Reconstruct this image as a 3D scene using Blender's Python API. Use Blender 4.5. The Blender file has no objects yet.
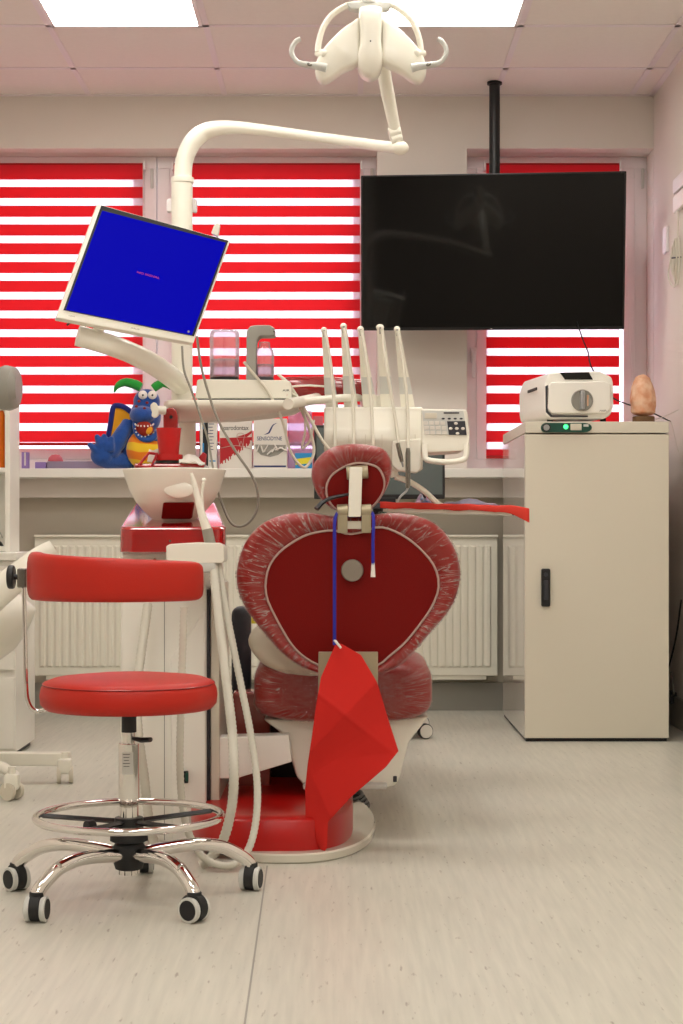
import bpy, bmesh, math, random
from mathutils import Vector, Matrix
random.seed(7)
PI = math.pi
C = bpy.context.scene.collection
F = 1700.0
CX, CY, CAMZ = 341.0, 530.0, 0.81

def P(px, py, Y):
    return Vector(((px - CX) * Y / F, Y, CAMZ - (py - CY) * Y / F))
def L(v, Y):
    return v * Y / F
def pz(py, Y):
    return CAMZ - (py - CY) * Y / F
def pxx(px, Y):
    return (px - CX) * Y / F

# ------------------------------------------------------------------ materials
def lin(c):
    r = []
    for v in c:
        v = v / 255.0
        r.append(v / 12.92 if v <= 0.04045 else ((v + 0.055) / 1.055) ** 2.4)
    return (r[0], r[1], r[2], 1.0)

def new_mat(name):
    m = bpy.data.materials.new(name)
    m.use_nodes = True
    nt = m.node_tree
    nt.nodes.clear()
    out = nt.nodes.new('ShaderNodeOutputMaterial')
    return m, nt, out

def pmat(name, col, rough=0.5, metal=0.0, spec=0.5, bump=0.0, bscale=60.0, var=0.0, vscale=4.0,
         coat=0.0, trans=0.0, alpha=1.0, emis=None, estr=0.0, sheen=0.0, ior=1.45, sss=0.0):
    m, nt, out = new_mat(name)
    b = nt.nodes.new('ShaderNodeBsdfPrincipled')
    nt.links.new(b.outputs[0], out.inputs[0])
    c = lin(col)
    b.inputs['Base Color'].default_value = c
    b.inputs['Roughness'].default_value = rough
    b.inputs['Metallic'].default_value = metal
    b.inputs['Specular IOR Level'].default_value = spec
    b.inputs['Coat Weight'].default_value = coat
    b.inputs['Coat Roughness'].default_value = 0.05
    b.inputs['Transmission Weight'].default_value = trans
    b.inputs['Alpha'].default_value = alpha
    b.inputs['Sheen Weight'].default_value = sheen
    b.inputs['IOR'].default_value = ior
    if emis:
        b.inputs['Emission Color'].default_value = lin(emis)
        b.inputs['Emission Strength'].default_value = estr
    tc = None
    if bump or var:
        tc = nt.nodes.new('ShaderNodeTexCoord')
    if var:
        n = nt.nodes.new('ShaderNodeTexNoise')
        n.inputs['Scale'].default_value = vscale
        n.inputs['Detail'].default_value = 4
        nt.links.new(tc.outputs['Object'], n.inputs['Vector'])
        mx = nt.nodes.new('ShaderNodeMix'); mx.data_type = 'RGBA'
        mx.inputs['A'].default_value = tuple(v * (1 - var) for v in c[:3]) + (1,)
        mx.inputs['B'].default_value = tuple(min(1, v * (1 + var)) for v in c[:3]) + (1,)
        nt.links.new(n.outputs['Fac'], mx.inputs['Factor'])
        nt.links.new(mx.outputs['Result'], b.inputs['Base Color'])
    if bump:
        n = nt.nodes.new('ShaderNodeTexNoise')
        n.inputs['Scale'].default_value = bscale
        n.inputs['Detail'].default_value = 3
        nt.links.new(tc.outputs['Object'], n.inputs['Vector'])
        bp = nt.nodes.new('ShaderNodeBump')
        bp.inputs['Strength'].default_value = bump
        bp.inputs['Distance'].default_value = 0.002
        nt.links.new(n.outputs['Fac'], bp.inputs['Height'])
        nt.links.new(bp.outputs[0], b.inputs['Normal'])
    return m

M = {}
M['wall'] = pmat('wall_paint', (228, 220, 210), 0.75, bump=0.15, bscale=180, var=0.02)
M['lowwall'] = pmat('lower_wall_paint', (196, 188, 172), 0.7, bump=0.15, bscale=180, var=0.02)
M['sill'] = pmat('sill_laminate', (234, 231, 222), 0.3)
M['frame'] = pmat('window_pvc', (236, 230, 230), 0.3)
M['farwall'] = pmat('grey_beige_wall', (158, 148, 138), 0.75, bump=0.15, bscale=180)  # for the unseen wall behind the camera, greyed to darken chrome reflections
M['tile'] = pmat('ceiling_tile', (238, 230, 224), 0.9, bump=0.5, bscale=350, var=0.03, vscale=40)
M['tbar'] = pmat('ceiling_bar', (236, 226, 228), 0.45)
M['white'] = pmat('white_lacquer', (238, 235, 225), 0.28, var=0.01)
M['cream'] = pmat('cream_plastic', (240, 236, 222), 0.32, coat=0.3)
M['creamd'] = pmat('beige_plastic', (214, 206, 188), 0.35)
M['cab'] = pmat('cabinet_steel', (220, 213, 195), 0.35)
M['cabside'] = pmat('cabinet_side_gloss', (222, 214, 204), 0.07, spec=0.6, coat=0.5)
M['khaki'] = pmat('champagne_metal', (176, 164, 136), 0.35, metal=0.4)
M['redv'] = pmat('red_vinyl', (180, 30, 12), 0.45, bump=0.25, bscale=420, spec=0.4)
M['redw'] = pmat('red_wrapped_vinyl', (140, 11, 6), 0.35, coat=0.15)
M['redf'] = pmat('dark_red_panel', (116, 9, 4), 0.6, spec=0.2, bump=0.3, bscale=500)
M['redg'] = pmat('red_gloss_plastic', (160, 14, 16), 0.12, coat=1.0)
M['redm'] = pmat('red_base_plastic', (176, 14, 10), 0.3)
M['redcup'] = pmat('red_cup_plastic', (205, 26, 28), 0.25, trans=0.15)
M['redpaper'] = pmat('red_paper', (204, 30, 20), 0.85, bump=0.8, bscale=900)
M['redliner'] = pmat('coral_liner', (216, 54, 38), 0.7)
M['pinkcol'] = pmat('dusty_red_plastic', (170, 84, 74), 0.25, coat=0.6)
M['darkredarm'] = pmat('wine_red_plastic', (150, 22, 24), 0.2, coat=0.8)
M['pipe'] = pmat('light_piping', (190, 160, 150), 0.4)
M['black'] = pmat('black_plastic', (22, 22, 23), 0.4)
M['blackm'] = pmat('black_rubber', (30, 30, 31), 0.6)
M['dgrey'] = pmat('dark_grey_pad', (52, 52, 58), 0.45, bump=0.2, bscale=300)
M['grey'] = pmat('grey_plastic', (150, 147, 138), 0.45)
M['lgrey'] = pmat('light_grey_plastic', (206, 206, 200), 0.4)
M['steel'] = pmat('brushed_steel', (128, 125, 118), 0.25, metal=0.9)
M['alum'] = pmat('grey_aluminium', (165, 165, 165), 0.35, metal=0.7)
M['chrome'] = pmat('chrome', (225, 222, 218), 0.06, metal=1.0)
M['hose'] = pmat('ribbed_hose', (208, 204, 190), 0.5)
M['cable'] = pmat('pale_cable', (218, 212, 196), 0.45)
M['gcable'] = pmat('grey_cable', (150, 146, 134), 0.45)
M['radiator'] = pmat('radiator_enamel', (234, 230, 214), 0.3)
M['bluecord'] = pmat('blue_cord', (38, 36, 150), 0.7)
M['tvblack'] = pmat('tv_screen_glass', (9, 9, 9), 0.05, spec=0.35)
M['tvbez'] = pmat('tv_bezel', (14, 14, 15), 0.3)
M['screenblue'] = pmat('lit_blue_screen', (0, 0, 40), 0.5, spec=0.05, emis=(0, 0, 178), estr=0.7)
M['screenred'] = pmat('lit_screen_text', (60, 0, 0), 0.4, emis=(170, 20, 110), estr=0.7)
M['greyscreen'] = pmat('reflection_grey_screen', (92, 100, 98), 0.25)  # flat grey stands in for the reflection on the switched-off screen
M['greenled'] = pmat('green_lamp', (20, 200, 90), 0.4, emis=(60, 255, 120), estr=2.5)
M['green'] = pmat('dark_green_plastic', (18, 74, 60), 0.35)
M['greenfelt'] = pmat('green_plush', (30, 150, 50), 0.9, sheen=0.4, bump=0.6, bscale=200)
M['blueplush'] = pmat('blue_plush', (26, 74, 150), 0.95, sheen=0.5, bump=1.0, bscale=160, var=0.25, vscale=60)
M['navy'] = pmat('navy_plush', (24, 36, 120), 0.9, sheen=0.3)
M['mouth'] = pmat('mouth_red_felt', (150, 40, 24), 0.9)
M['toy_white'] = pmat('white_felt', (236, 230, 222), 0.7)
M['orange'] = pmat('orange_plastic', (226, 112, 14), 0.35)
M['ochre'] = pmat('ochre_felt', (232, 160, 24), 0.9, sheen=0.3, bump=0.4, bscale=200)
M['purple'] = pmat('purple_card', (140, 116, 176), 0.5)
M['paper'] = pmat('white_paper', (232, 226, 218), 0.8)
M['card'] = pmat('white_gloss_card', (222, 216, 206), 0.3)
M['cardred'] = pmat('red_card', (176, 24, 34), 0.4)
M['navyink'] = pmat('navy_ink', (28, 46, 100), 0.5)
M['blackink'] = pmat('black_ink', (40, 38, 40), 0.5)
M['redink'] = pmat('red_ink', (190, 30, 40), 0.5)
M['cyan'] = pmat('cyan_card', (40, 140, 196), 0.4)
M['yellow'] = pmat('yellow_card', (226, 214, 50), 0.5)
M['woodbase'] = pmat('brown_wood', (112, 82, 50), 0.6, var=0.25, vscale=30)
M['emit'] = pmat('light_diffuser', (255, 250, 245), 0.5, emis=(255, 252, 245), estr=11.0)
M['pinkcap'] = pmat('pink_rubber', (196, 92, 102), 0.5)
M['knobdisc'] = pmat('brushed_disc', (150, 140, 128), 0.35, metal=0.5)
M['plate'] = pmat('acrylic_base_plate', (208, 202, 186), 0.15, coat=0.6)

def floor_mat():
    m, nt, out = new_mat('vinyl_floor')
    b = nt.nodes.new('ShaderNodeBsdfPrincipled')
    nt.links.new(b.outputs[0], out.inputs[0])
    tc = nt.nodes.new('ShaderNodeTexCoord')
    mp = nt.nodes.new('ShaderNodeMapping'); mp.inputs['Scale'].default_value = (70, 4, 1)
    nt.links.new(tc.outputs['Object'], mp.inputs['Vector'])
    n1 = nt.nodes.new('ShaderNodeTexNoise'); n1.inputs['Scale'].default_value = 1.0; n1.inputs['Detail'].default_value = 6
    nt.links.new(mp.outputs[0], n1.inputs['Vector'])
    r1 = nt.nodes.new('ShaderNodeValToRGB')
    r1.color_ramp.elements[0].position = 0.32; r1.color_ramp.elements[0].color = lin((190, 187, 175))
    r1.color_ramp.elements[1].position = 0.72; r1.color_ramp.elements[1].color = lin((204, 200, 187))
    nt.links.new(n1.outputs['Fac'], r1.inputs[0])
    mp2 = nt.nodes.new('ShaderNodeMapping'); mp2.inputs['Scale'].default_value = (95, 17, 1)
    nt.links.new(tc.outputs['Object'], mp2.inputs['Vector'])
    n2 = nt.nodes.new('ShaderNodeTexNoise'); n2.inputs['Scale'].default_value = 1.0; n2.inputs['Detail'].default_value = 3
    nt.links.new(mp2.outputs[0], n2.inputs['Vector'])
    r2 = nt.nodes.new('ShaderNodeValToRGB')
    r2.color_ramp.elements[0].position = 0.65; r2.color_ramp.elements[0].color = (0, 0, 0, 1)
    r2.color_ramp.elements[1].position = 0.76; r2.color_ramp.elements[1].color = (0.7, 0.7, 0.7, 1)
    nt.links.new(n2.outputs['Fac'], r2.inputs[0])
    mx = nt.nodes.new('ShaderNodeMix'); mx.data_type = 'RGBA'
    mx.inputs['B'].default_value = lin((124, 110, 96))
    nt.links.new(r2.outputs[0], mx.inputs['Factor'])
    nt.links.new(r1.outputs[0], mx.inputs['A'])
    nt.links.new(mx.outputs['Result'], b.inputs['Base Color'])
    b.inputs['Roughness'].default_value = 0.36
    b.inputs['Specular IOR Level'].default_value = 0.45
    bp = nt.nodes.new('ShaderNodeBump'); bp.inputs['Strength'].default_value = 0.12; bp.inputs['Distance'].default_value = 0.001
    nt.links.new(n1.outputs['Fac'], bp.inputs['Height']); nt.links.new(bp.outputs[0], b.inputs['Normal'])
    return m
M['floor'] = floor_mat()

def fabric_mat(name, col, tl, tr, dif):
    """blind fabric: translucent + see-through + diffuse"""
    m, nt, out = new_mat(name)
    t = nt.nodes.new('ShaderNodeBsdfTranslucent'); t.inputs[0].default_value = lin(col)
    d = nt.nodes.new('ShaderNodeBsdfDiffuse'); d.inputs[0].default_value = lin(col)
    x = nt.nodes.new('ShaderNodeBsdfTransparent')
    m1 = nt.nodes.new('ShaderNodeMixShader'); m1.inputs[0].default_value = dif
    nt.links.new(t.outputs[0], m1.inputs[1]); nt.links.new(d.outputs[0], m1.inputs[2])
    m2 = nt.nodes.new('ShaderNodeMixShader'); m2.inputs[0].default_value = tr
    nt.links.new(m1.outputs[0], m2.inputs[1]); nt.links.new(x.outputs[0], m2.inputs[2])
    nt.links.new(m2.outputs[0], out.inputs[0])
    return m
M['bandred'] = fabric_mat('blind_red_band', (238, 62, 74), 1, 0.0, 0.55)
M['bandsheer'] = fabric_mat('blind_sheer_band', (238, 228, 236), 1, 0.45, 0.3)

def clear_mat(name, tint=(255, 255, 255), refl=0.12, rough=0.02, body=0.0, bodycol=(240, 240, 240)):
    m, nt, out = new_mat(name)
    t = nt.nodes.new('ShaderNodeBsdfTransparent'); t.inputs[0].default_value = lin(tint)
    g = nt.nodes.new('ShaderNodeBsdfGlossy'); g.inputs['Roughness'].default_value = rough
    lw = nt.nodes.new('ShaderNodeLayerWeight'); lw.inputs[0].default_value = 0.25
    ma = nt.nodes.new('ShaderNodeMath'); ma.operation = 'MULTIPLY_ADD'
    ma.inputs[1].default_value = 0.7; ma.inputs[2].default_value = refl
    nt.links.new(lw.outputs['Fresnel'], ma.inputs[0])
    mx = nt.nodes.new('ShaderNodeMixShader')
    nt.links.new(ma.outputs[0], mx.inputs[0])
    nt.links.new(t.outputs[0], mx.inputs[1]); nt.links.new(g.outputs[0], mx.inputs[2])
    last = mx
    if body:
        d = nt.nodes.new('ShaderNodeBsdfDiffuse'); d.inputs[0].default_value = lin(bodycol)
        tr = nt.nodes.new('ShaderNodeBsdfTranslucent'); tr.inputs[0].default_value = lin(bodycol)
        m3 = nt.nodes.new('ShaderNodeMixShader'); m3.inputs[0].default_value = 0.5
        nt.links.new(d.outputs[0], m3.inputs[1]); nt.links.new(tr.outputs[0], m3.inputs[2])
        m4 = nt.nodes.new('ShaderNodeMixShader'); m4.inputs[0].default_value = body
        nt.links.new(mx.outputs[0], m4.inputs[1]); nt.links.new(m3.outputs[0], m4.inputs[2])
        last = m4
    nt.links.new(last.outputs[0], out.inputs[0])
    return m
M['pane'] = clear_mat('window_glass', refl=0.02)
M['bottle'] = clear_mat('clear_bottle', tint=(250, 240, 246), refl=0.06, body=0.16, bodycol=(248, 236, 242))
M['water'] = clear_mat('bottle_water', tint=(226, 214, 220), refl=0.1, body=0.15)
M['lilac'] = clear_mat('lilac_clear_plastic', tint=(240, 226, 244), refl=0.08, body=0.3, bodycol=(226, 212, 236))
M['frost'] = clear_mat('frosted_tray', tint=(220, 212, 228), refl=0.05, body=0.6, bodycol=(196, 188, 206))
M['pouch'] = clear_mat('clear_pouch', tint=(225, 230, 245), refl=0.15, body=0.45, bodycol=(206, 208, 226))

def film_mat():
    m, nt, out = new_mat('wrinkled_clear_film')
    tc = nt.nodes.new('ShaderNodeTexCoord')
    n = nt.nodes.new('ShaderNodeTexNoise'); n.inputs['Scale'].default_value = 9; n.inputs['Detail'].default_value = 2
    n.inputs['Distortion'].default_value = 1.6
    at = nt.nodes.new('ShaderNodeAttribute'); at.attribute_name = 'film_uv'
    mp = nt.nodes.new('ShaderNodeMapping'); mp.inputs['Scale'].default_value = (1.0, 0.055, 1.0)
    nt.links.new(at.outputs['Vector'], mp.inputs['Vector'])
    nt.links.new(mp.outputs[0], n.inputs['Vector'])
    # wrinkle highlights painted as pale streaks where the noise crosses its middle value
    s = nt.nodes.new('ShaderNodeMath'); s.operation = 'SUBTRACT'; s.inputs[1].default_value = 0.5
    a = nt.nodes.new('ShaderNodeMath'); a.operation = 'ABSOLUTE'
    nt.links.new(n.outputs['Fac'], s.inputs[0]); nt.links.new(s.outputs[0], a.inputs[0])
    r = nt.nodes.new('ShaderNodeValToRGB')
    r.color_ramp.elements[0].position = 0.0; r.color_ramp.elements[0].color = (1, 1, 1, 1)
    r.color_ramp.elements[1].position = 0.03; r.color_ramp.elements[1].color = (0, 0, 0, 1)
    nt.links.new(a.outputs[0], r.inputs[0])
    bp = nt.nodes.new('ShaderNodeBump'); bp.inputs['Strength'].default_value = 0.9; bp.inputs['Distance'].default_value = 0.006
    nt.links.new(n.outputs['Fac'], bp.inputs['Height'])
    t = nt.nodes.new('ShaderNodeBsdfTransparent')
    g = nt.nodes.new('ShaderNodeBsdfGlossy'); g.inputs['Roughness'].default_value = 0.05
    nt.links.new(bp.outputs[0], g.inputs['Normal'])
    lw = nt.nodes.new('ShaderNodeLayerWeight'); lw.inputs[0].default_value = 0.35
    nt.links.new(bp.outputs[0], lw.inputs['Normal'])
    ma = nt.nodes.new('ShaderNodeMath'); ma.operation = 'MULTIPLY_ADD'; ma.inputs[1].default_value = 0.14; ma.inputs[2].default_value = 0.012
    nt.links.new(lw.outputs['Fresnel'], ma.inputs[0])
    mx = nt.nodes.new('ShaderNodeMixShader')
    nt.links.new(ma.outputs[0], mx.inputs[0]); nt.links.new(t.outputs[0], mx.inputs[1]); nt.links.new(g.outputs[0], mx.inputs[2])
    d = nt.nodes.new('ShaderNodeBsdfDiffuse'); d.inputs[0].default_value = lin((236, 214, 208))
    mm = nt.nodes.new('ShaderNodeMath'); mm.operation = 'MULTIPLY_ADD'; mm.inputs[1].default_value = 0.42; mm.inputs[2].default_value = 0.0
    nt.links.new(r.outputs[0], mm.inputs[0])
    m2 = nt.nodes.new('ShaderNodeMixShader')
    nt.links.new(mm.outputs[0], m2.inputs[0]); nt.links.new(mx.outputs[0], m2.inputs[1]); nt.links.new(d.outputs[0], m2.inputs[2])
    nt.links.new(m2.outputs[0], out.inputs[0])
    return m
M['film'] = film_mat()

def salt_mat():
    m = pmat('salt_crystal', (214, 150, 112), 0.6, bump=1.0, bscale=30)
    nt = m.node_tree
    b = [n for n in nt.nodes if n.type == 'BSDF_PRINCIPLED'][0]
    tc = nt.nodes.new('ShaderNodeTexCoord')
    n = nt.nodes.new('ShaderNodeTexNoise'); n.inputs['Scale'].default_value = 22; n.inputs['Detail'].default_value = 5
    nt.links.new(tc.outputs['Object'], n.inputs['Vector'])
    r = nt.nodes.new('ShaderNodeValToRGB')
    r.color_ramp.elements[0].position = 0.35; r.color_ramp.elements[0].color = lin((206, 136, 98))
    r.color_ramp.elements[1].position = 0.65; r.color_ramp.elements[1].color = lin((232, 196, 166))
    nt.links.new(n.outputs['Fac'], r.inputs[0]); nt.links.new(r.outputs[0], b.inputs['Base Color'])
    return m
M['salt'] = salt_mat()

def belly_mat():
    m = pmat('yellow_orange_plush', (240, 176, 30), 0.95, sheen=0.3)
    nt = m.node_tree
    b = [n for n in nt.nodes if n.type == 'BSDF_PRINCIPLED'][0]
    tc = nt.nodes.new('ShaderNodeTexCoord')
    w = nt.nodes.new('ShaderNodeTexWave'); w.bands_direction = 'Z'; w.inputs['Scale'].default_value = 5; w.inputs['Distortion'].default_value = 3.5
    nt.links.new(tc.outputs['Object'], w.inputs['Vector'])
    r = nt.nodes.new('ShaderNodeValToRGB')
    r.color_ramp.elements[0].position = 0.45; r.color_ramp.elements[0].color = lin((238, 130, 24))
    r.color_ramp.elements[1].position = 0.6; r.color_ramp.elements[1].color = lin((240, 196, 40))
    nt.links.new(w.outputs['Fac'], r.inputs[0]); nt.links.new(r.outputs[0], b.inputs['Base Color'])
    return m
M['belly'] = belly_mat()

# ------------------------------------------------------------------ mesh building
def catmull(pts, n=6, closed=False):
    pts = [Vector(p) for p in pts]
    N = len(pts); out = []
    rng = N if closed else N - 1
    for i in range(rng):
        if closed:
            p0, p1, p2, p3 = pts[(i - 1) % N], pts[i], pts[(i + 1) % N], pts[(i + 2) % N]
        else:
            p1, p2 = pts[i], pts[i + 1]
            p0 = pts[i - 1] if i > 0 else p1 * 2 - p2
            p3 = pts[i + 2] if i + 2 < N else p2 * 2 - p1
        for k in range(n):
            t = k / n
            out.append(0.5 * ((2 * p1) + (p2 - p0) * t + (2 * p0 - 5 * p1 + 4 * p2 - p3) * t * t + (3 * p1 - p0 - 3 * p2 + p3) * t ** 3))
    if not closed:
        out.append(pts[-1])
    return out

def resample(pts, step):
    out = [pts[0].copy()]; acc = 0.0
    for a, b in zip(pts, pts[1:]):
        d = (b - a).length
        if d < 1e-9: continue
        t = step - acc
        while t <= d:
            out.append(a.lerp(b, t / d)); t += step
        acc = d - (t - step)
    return out

class MB:
    def __init__(s):
        s.bm = bmesh.new()
        s.tf = None
    def _add(s, sub, mi=0):
        if s.tf is not None:
            bmesh.ops.transform(sub, matrix=s.tf, verts=sub.verts)
        for f in sub.faces: f.material_index = mi
        bmesh.ops.recalc_face_normals(sub, faces=sub.faces)
        me = bpy.data.meshes.new('tmp'); sub.to_mesh(me); sub.free()
        s.bm.from_mesh(me); bpy.data.meshes.remove(me)
        return s
    def box(s, c, d, bev=0.0, rot=None, mi=0, seg=2):
        b = bmesh.new(); bmesh.ops.create_cube(b, size=1)
        for v in b.verts: v.co = Vector((v.co.x * d[0], v.co.y * d[1], v.co.z * d[2]))
        if bev:
            bmesh.ops.bevel(b, geom=b.edges[:] , offset=bev, segments=seg, profile=0.5, affect='EDGES')
        m = Matrix.Translation(Vector(c))
        if rot is not None: m = m @ rot.to_4x4()
        bmesh.ops.transform(b, matrix=m, verts=b.verts)
        return s._add(b, mi)
    def prism(s, pts, vec, bev=0.0, mi=0, seg=2, vertical_only=False):
        b = bmesh.new(); vec = Vector(vec)
        v0 = [b.verts.new(Vector(p)) for p in pts]
        f = b.faces.new(v0)
        r = bmesh.ops.extrude_face_region(b, geom=[f])
        nv = [g for g in r['geom'] if isinstance(g, bmesh.types.BMVert)]
        bmesh.ops.translate(b, vec=vec, verts=nv)
        b.normal_update()
        if bev:
            bmesh.ops.bevel(b, geom=b.edges[:], offset=bev, segments=seg, profile=0.5, affect='EDGES', clamp_overlap=True)
        return s._add(b, mi)
    def pprism(s, pp, Y0, th, bev=0.0, mi=0, smooth=0, seg=2):
        """outline traced in photo pixels at depth Y0, extruded th metres away from the camera"""
        pts = [P(x, y, Y0) for x, y in pp]
        if smooth: pts = catmull(pts, smooth, True)
        return s.prism(pts, (0, th, 0), bev, mi, seg)
    def tube(s, pts, r, n=10, closed=False, mi=0, sx=1.0, sy=1.0, up=(0, 0, 1), caps=True):
        b = bmesh.new(); pts = [Vector(p) for p in pts]; N = len(pts)
        rr = r if isinstance(r, (list, tuple)) else [r] * N
        rings = []; up = Vector(up); prev = None
        for i, p in enumerate(pts):
            if closed: t = pts[(i + 1) % N] - pts[i - 1]
            elif i == 0: t = pts[1] - p
            elif i == N - 1: t = p - pts[i - 1]
            else: t = (pts[i + 1] - p).normalized() + (p - pts[i - 1]).normalized()
            if t.length < 1e-9: t = Vector((0, 0, 1))
            t.normalize()
            if prev is None:
                a = up if abs(t.dot(up)) < 0.95 else Vector((1, 0, 0))
                u = (a - t * a.dot(t)).normalized()
            else:
                u = prev - t * prev.dot(t)
                u = u.normalized() if u.length > 1e-6 else Vector((1, 0, 0))
            prev = u; w = t.cross(u)
            ring = []
            for k in range(n):
                an = 2 * PI * k / n
                ring.append(b.verts.new(p + (u * math.cos(an) * sy + w * math.sin(an) * sx) * rr[i]))
            rings.append(ring)
        M_ = N if closed else N - 1
        for i in range(M_):
            A, B = rings[i], rings[(i + 1) % N]
            for k in range(n):
                b.faces.new((A[k], A[(k + 1) % n], B[(k + 1) % n], B[k]))
        if not closed and caps:
            b.faces.new(rings[0]); b.faces.new(list(reversed(rings[-1])))
        return s._add(b, mi)
    def cyl(s, p0, p1, r, n=24, mi=0, bev=0.0, r2=None):
        p0, p1 = Vector(p0), Vector(p1); r2 = r if r2 is None else r2
        if bev:
            d = (p1 - p0).normalized() * bev
            return s.tube([p0, p0 + d * 0.3, p0 + d, p1 - d, p1 - d * 0.3, p1], [r - bev, r - bev * 0.3, r, r2, r2 - bev * 0.3, r2 - bev], n, mi=mi)
        return s.tube([p0, p1], [r, r2], n, mi=mi)
    def lathe(s, prof, o, axis=(0, 0, 1), n=32, mi=0):
        """profile of (radius, height)"""
        b = bmesh.new(); ax = Vector(axis).normalized(); o = Vector(o)
        a = Vector((1, 0, 0)) if abs(ax.x) < 0.9 else Vector((0, 1, 0))
        u = (a - ax * a.dot(ax)).normalized(); w = ax.cross(u)
        rings = []
        for r, h in prof:
            if r < 1e-6: rings.append([b.verts.new(o + ax * h)])
            else: rings.append([b.verts.new(o + ax * h + (u * math.cos(2 * PI * k / n) + w * math.sin(2 * PI * k / n)) * r) for k in range(n)])
        for A, B in zip(rings, rings[1:]):
            for k in range(n):
                k2 = (k + 1) % n
                if len(A) == 1 and len(B) == 1: continue
                if len(A) == 1: b.faces.new((A[0], B[k2], B[k]))
                elif len(B) == 1: b.faces.new((A[k], A[k2], B[0]))
                else: b.faces.new((A[k], A[k2], B[k2], B[k]))
        if len(rings[0]) > 1: b.faces.new(list(reversed(rings[0])))
        if len(rings[-1]) > 1: b.faces.new(rings[-1])
        return s._add(b, mi)
    def ell(s, c, r, rot=None, mi=0, n=24):
        b = bmesh.new(); bmesh.ops.create_uvsphere(b, u_segments=n, v_segments=max(8, n // 2), radius=1)
        m = Matrix.Translation(Vector(c))
        if rot is not None: m = m @ rot.to_4x4()
        if not isinstance(r, (tuple, list)): r = (r, r, r)
        m = m @ Matrix.Diagonal((r[0], r[1], r[2], 1))
        bmesh.ops.transform(b, matrix=m, verts=b.verts)
        return s._add(b, mi)
    def loft(s, rings, cap0=True, cap1=True, mi=0, closed=True, uv=False):
        b = bmesh.new()
        lay = b.verts.layers.float_vector.new('film_uv') if uv else None
        R = [[b.verts.new(Vector(p)) for p in r] for r in rings]
        n = len(R[0]); kk = n if closed else n - 1
        if uv:
            for i, r in enumerate(rings):
                per = 0.0
                for k in range(n):
                    R[i][k][lay] = Vector((math.cos(2 * PI * k / n) * 1.6, i / max(1, len(rings) - 1) * 2.0, math.sin(2 * PI * k / n) * 1.6))
        for A, B in zip(R, R[1:]):
            for k in range(kk):
                b.faces.new((A[k], A[(k + 1) % n], B[(k + 1) % n], B[k]))
        if cap0 and closed: b.faces.new(list(reversed(R[0])))
        if cap1 and closed: b.faces.new(R[-1])
        return s._add(b, mi)
    def text(s, body, o, xdir, updir, size, depth=0.0004, mi=0, width=None, bold=0.0):
        cu = bpy.data.curves.new('t', 'FONT'); cu.body = body; cu.size = 1.0; cu.align_x = 'CENTER'; cu.align_y = 'CENTER'
        cu.offset = bold
        ob = bpy.data.objects.new('t', cu); C.objects.link(ob)
        dg = bpy.context.evaluated_depsgraph_get(); me = bpy.data.meshes.new_from_object(ob.evaluated_get(dg))
        b = bmesh.new(); b.from_mesh(me)
        bpy.data.objects.remove(ob); bpy.data.curves.remove(cu); bpy.data.meshes.remove(me)
        if not b.verts: b.free(); return s
        w = max(v.co.x for v in b.verts) - min(v.co.x for v in b.verts)
        sx = (width / w) if width else size
        r = bmesh.ops.extrude_face_region(b, geom=b.faces[:])
        nv = [g for g in r['geom'] if isinstance(g, bmesh.types.BMVert)]
        for v in nv: v.co.z += 1.0
        X = Vector(xdir).normalized(); U = Vector(updir).normalized(); Nn = X.cross(U); o = Vector(o)
        for v in b.verts:
            c = v.co.copy(); v.co = o + X * c.x * sx + U * c.y * size + Nn * c.z * depth
        return s._add(b, mi)
    def build(s, name, mats, parent=None, ang=40, loc=None, smooth=True):
        me = bpy.data.meshes.new(name)
        o = bpy.data.objects.new(name, me); C.objects.link(o)
        if parent is None:
            if loc is None:
                xs = [v.co for v in s.bm.verts]
                loc = Vector(((min(v.x for v in xs) + max(v.x for v in xs)) / 2, (min(v.y for v in xs) + max(v.y for v in xs)) / 2, min(v.z for v in xs)))
            loc = Vector(loc)
            bmesh.ops.translate(s.bm, vec=-loc, verts=s.bm.verts); o.location = loc
            o['_w'] = list(loc)
        else:
            w = Vector(parent['_w'])
            bmesh.ops.translate(s.bm, vec=-w, verts=s.bm.verts)
            o.parent = parent; o['_w'] = list(w)
        s.bm.to_mesh(me); s.bm.free()
        if not isinstance(mats, (list, tuple)): mats = [mats]
        for m in mats: me.materials.append(M[m] if isinstance(m, str) else m)
        if smooth:
            for p in me.polygons: p.use_smooth = True
            me.set_sharp_from_angle(angle=math.radians(ang))
            if ang <= 40:
                wn_ = o.modifiers.new('normals', 'WEIGHTED_NORMAL'); wn_.keep_sharp = True
        return o

def tag(o, label=None, cat=None, group=None, kind=None):
    if label: o['label'] = label
    if cat: o['category'] = cat
    if group: o['group'] = group
    if kind: o['kind'] = kind
    return o
def thing(name, label, cat, loc, group=None):
    o = bpy.data.objects.new(name, None); C.objects.link(o); o.empty_display_size = 0.05
    o.location = Vector(loc); o['_w'] = list(loc)
    return tag(o, label, cat, group)
def dup(root, dloc, label=None, group=None):
    r = root.copy(); C.objects.link(r); r.location = root.location + Vector(dloc)
    if label: r['label'] = label
    if group: r['group'] = group
    for ch in list(root.children):
        c = ch.copy(); C.objects.link(c); c.parent = r
        for g in list(ch.children):
            d = g.copy(); C.objects.link(d); d.parent = c
    return r

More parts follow.
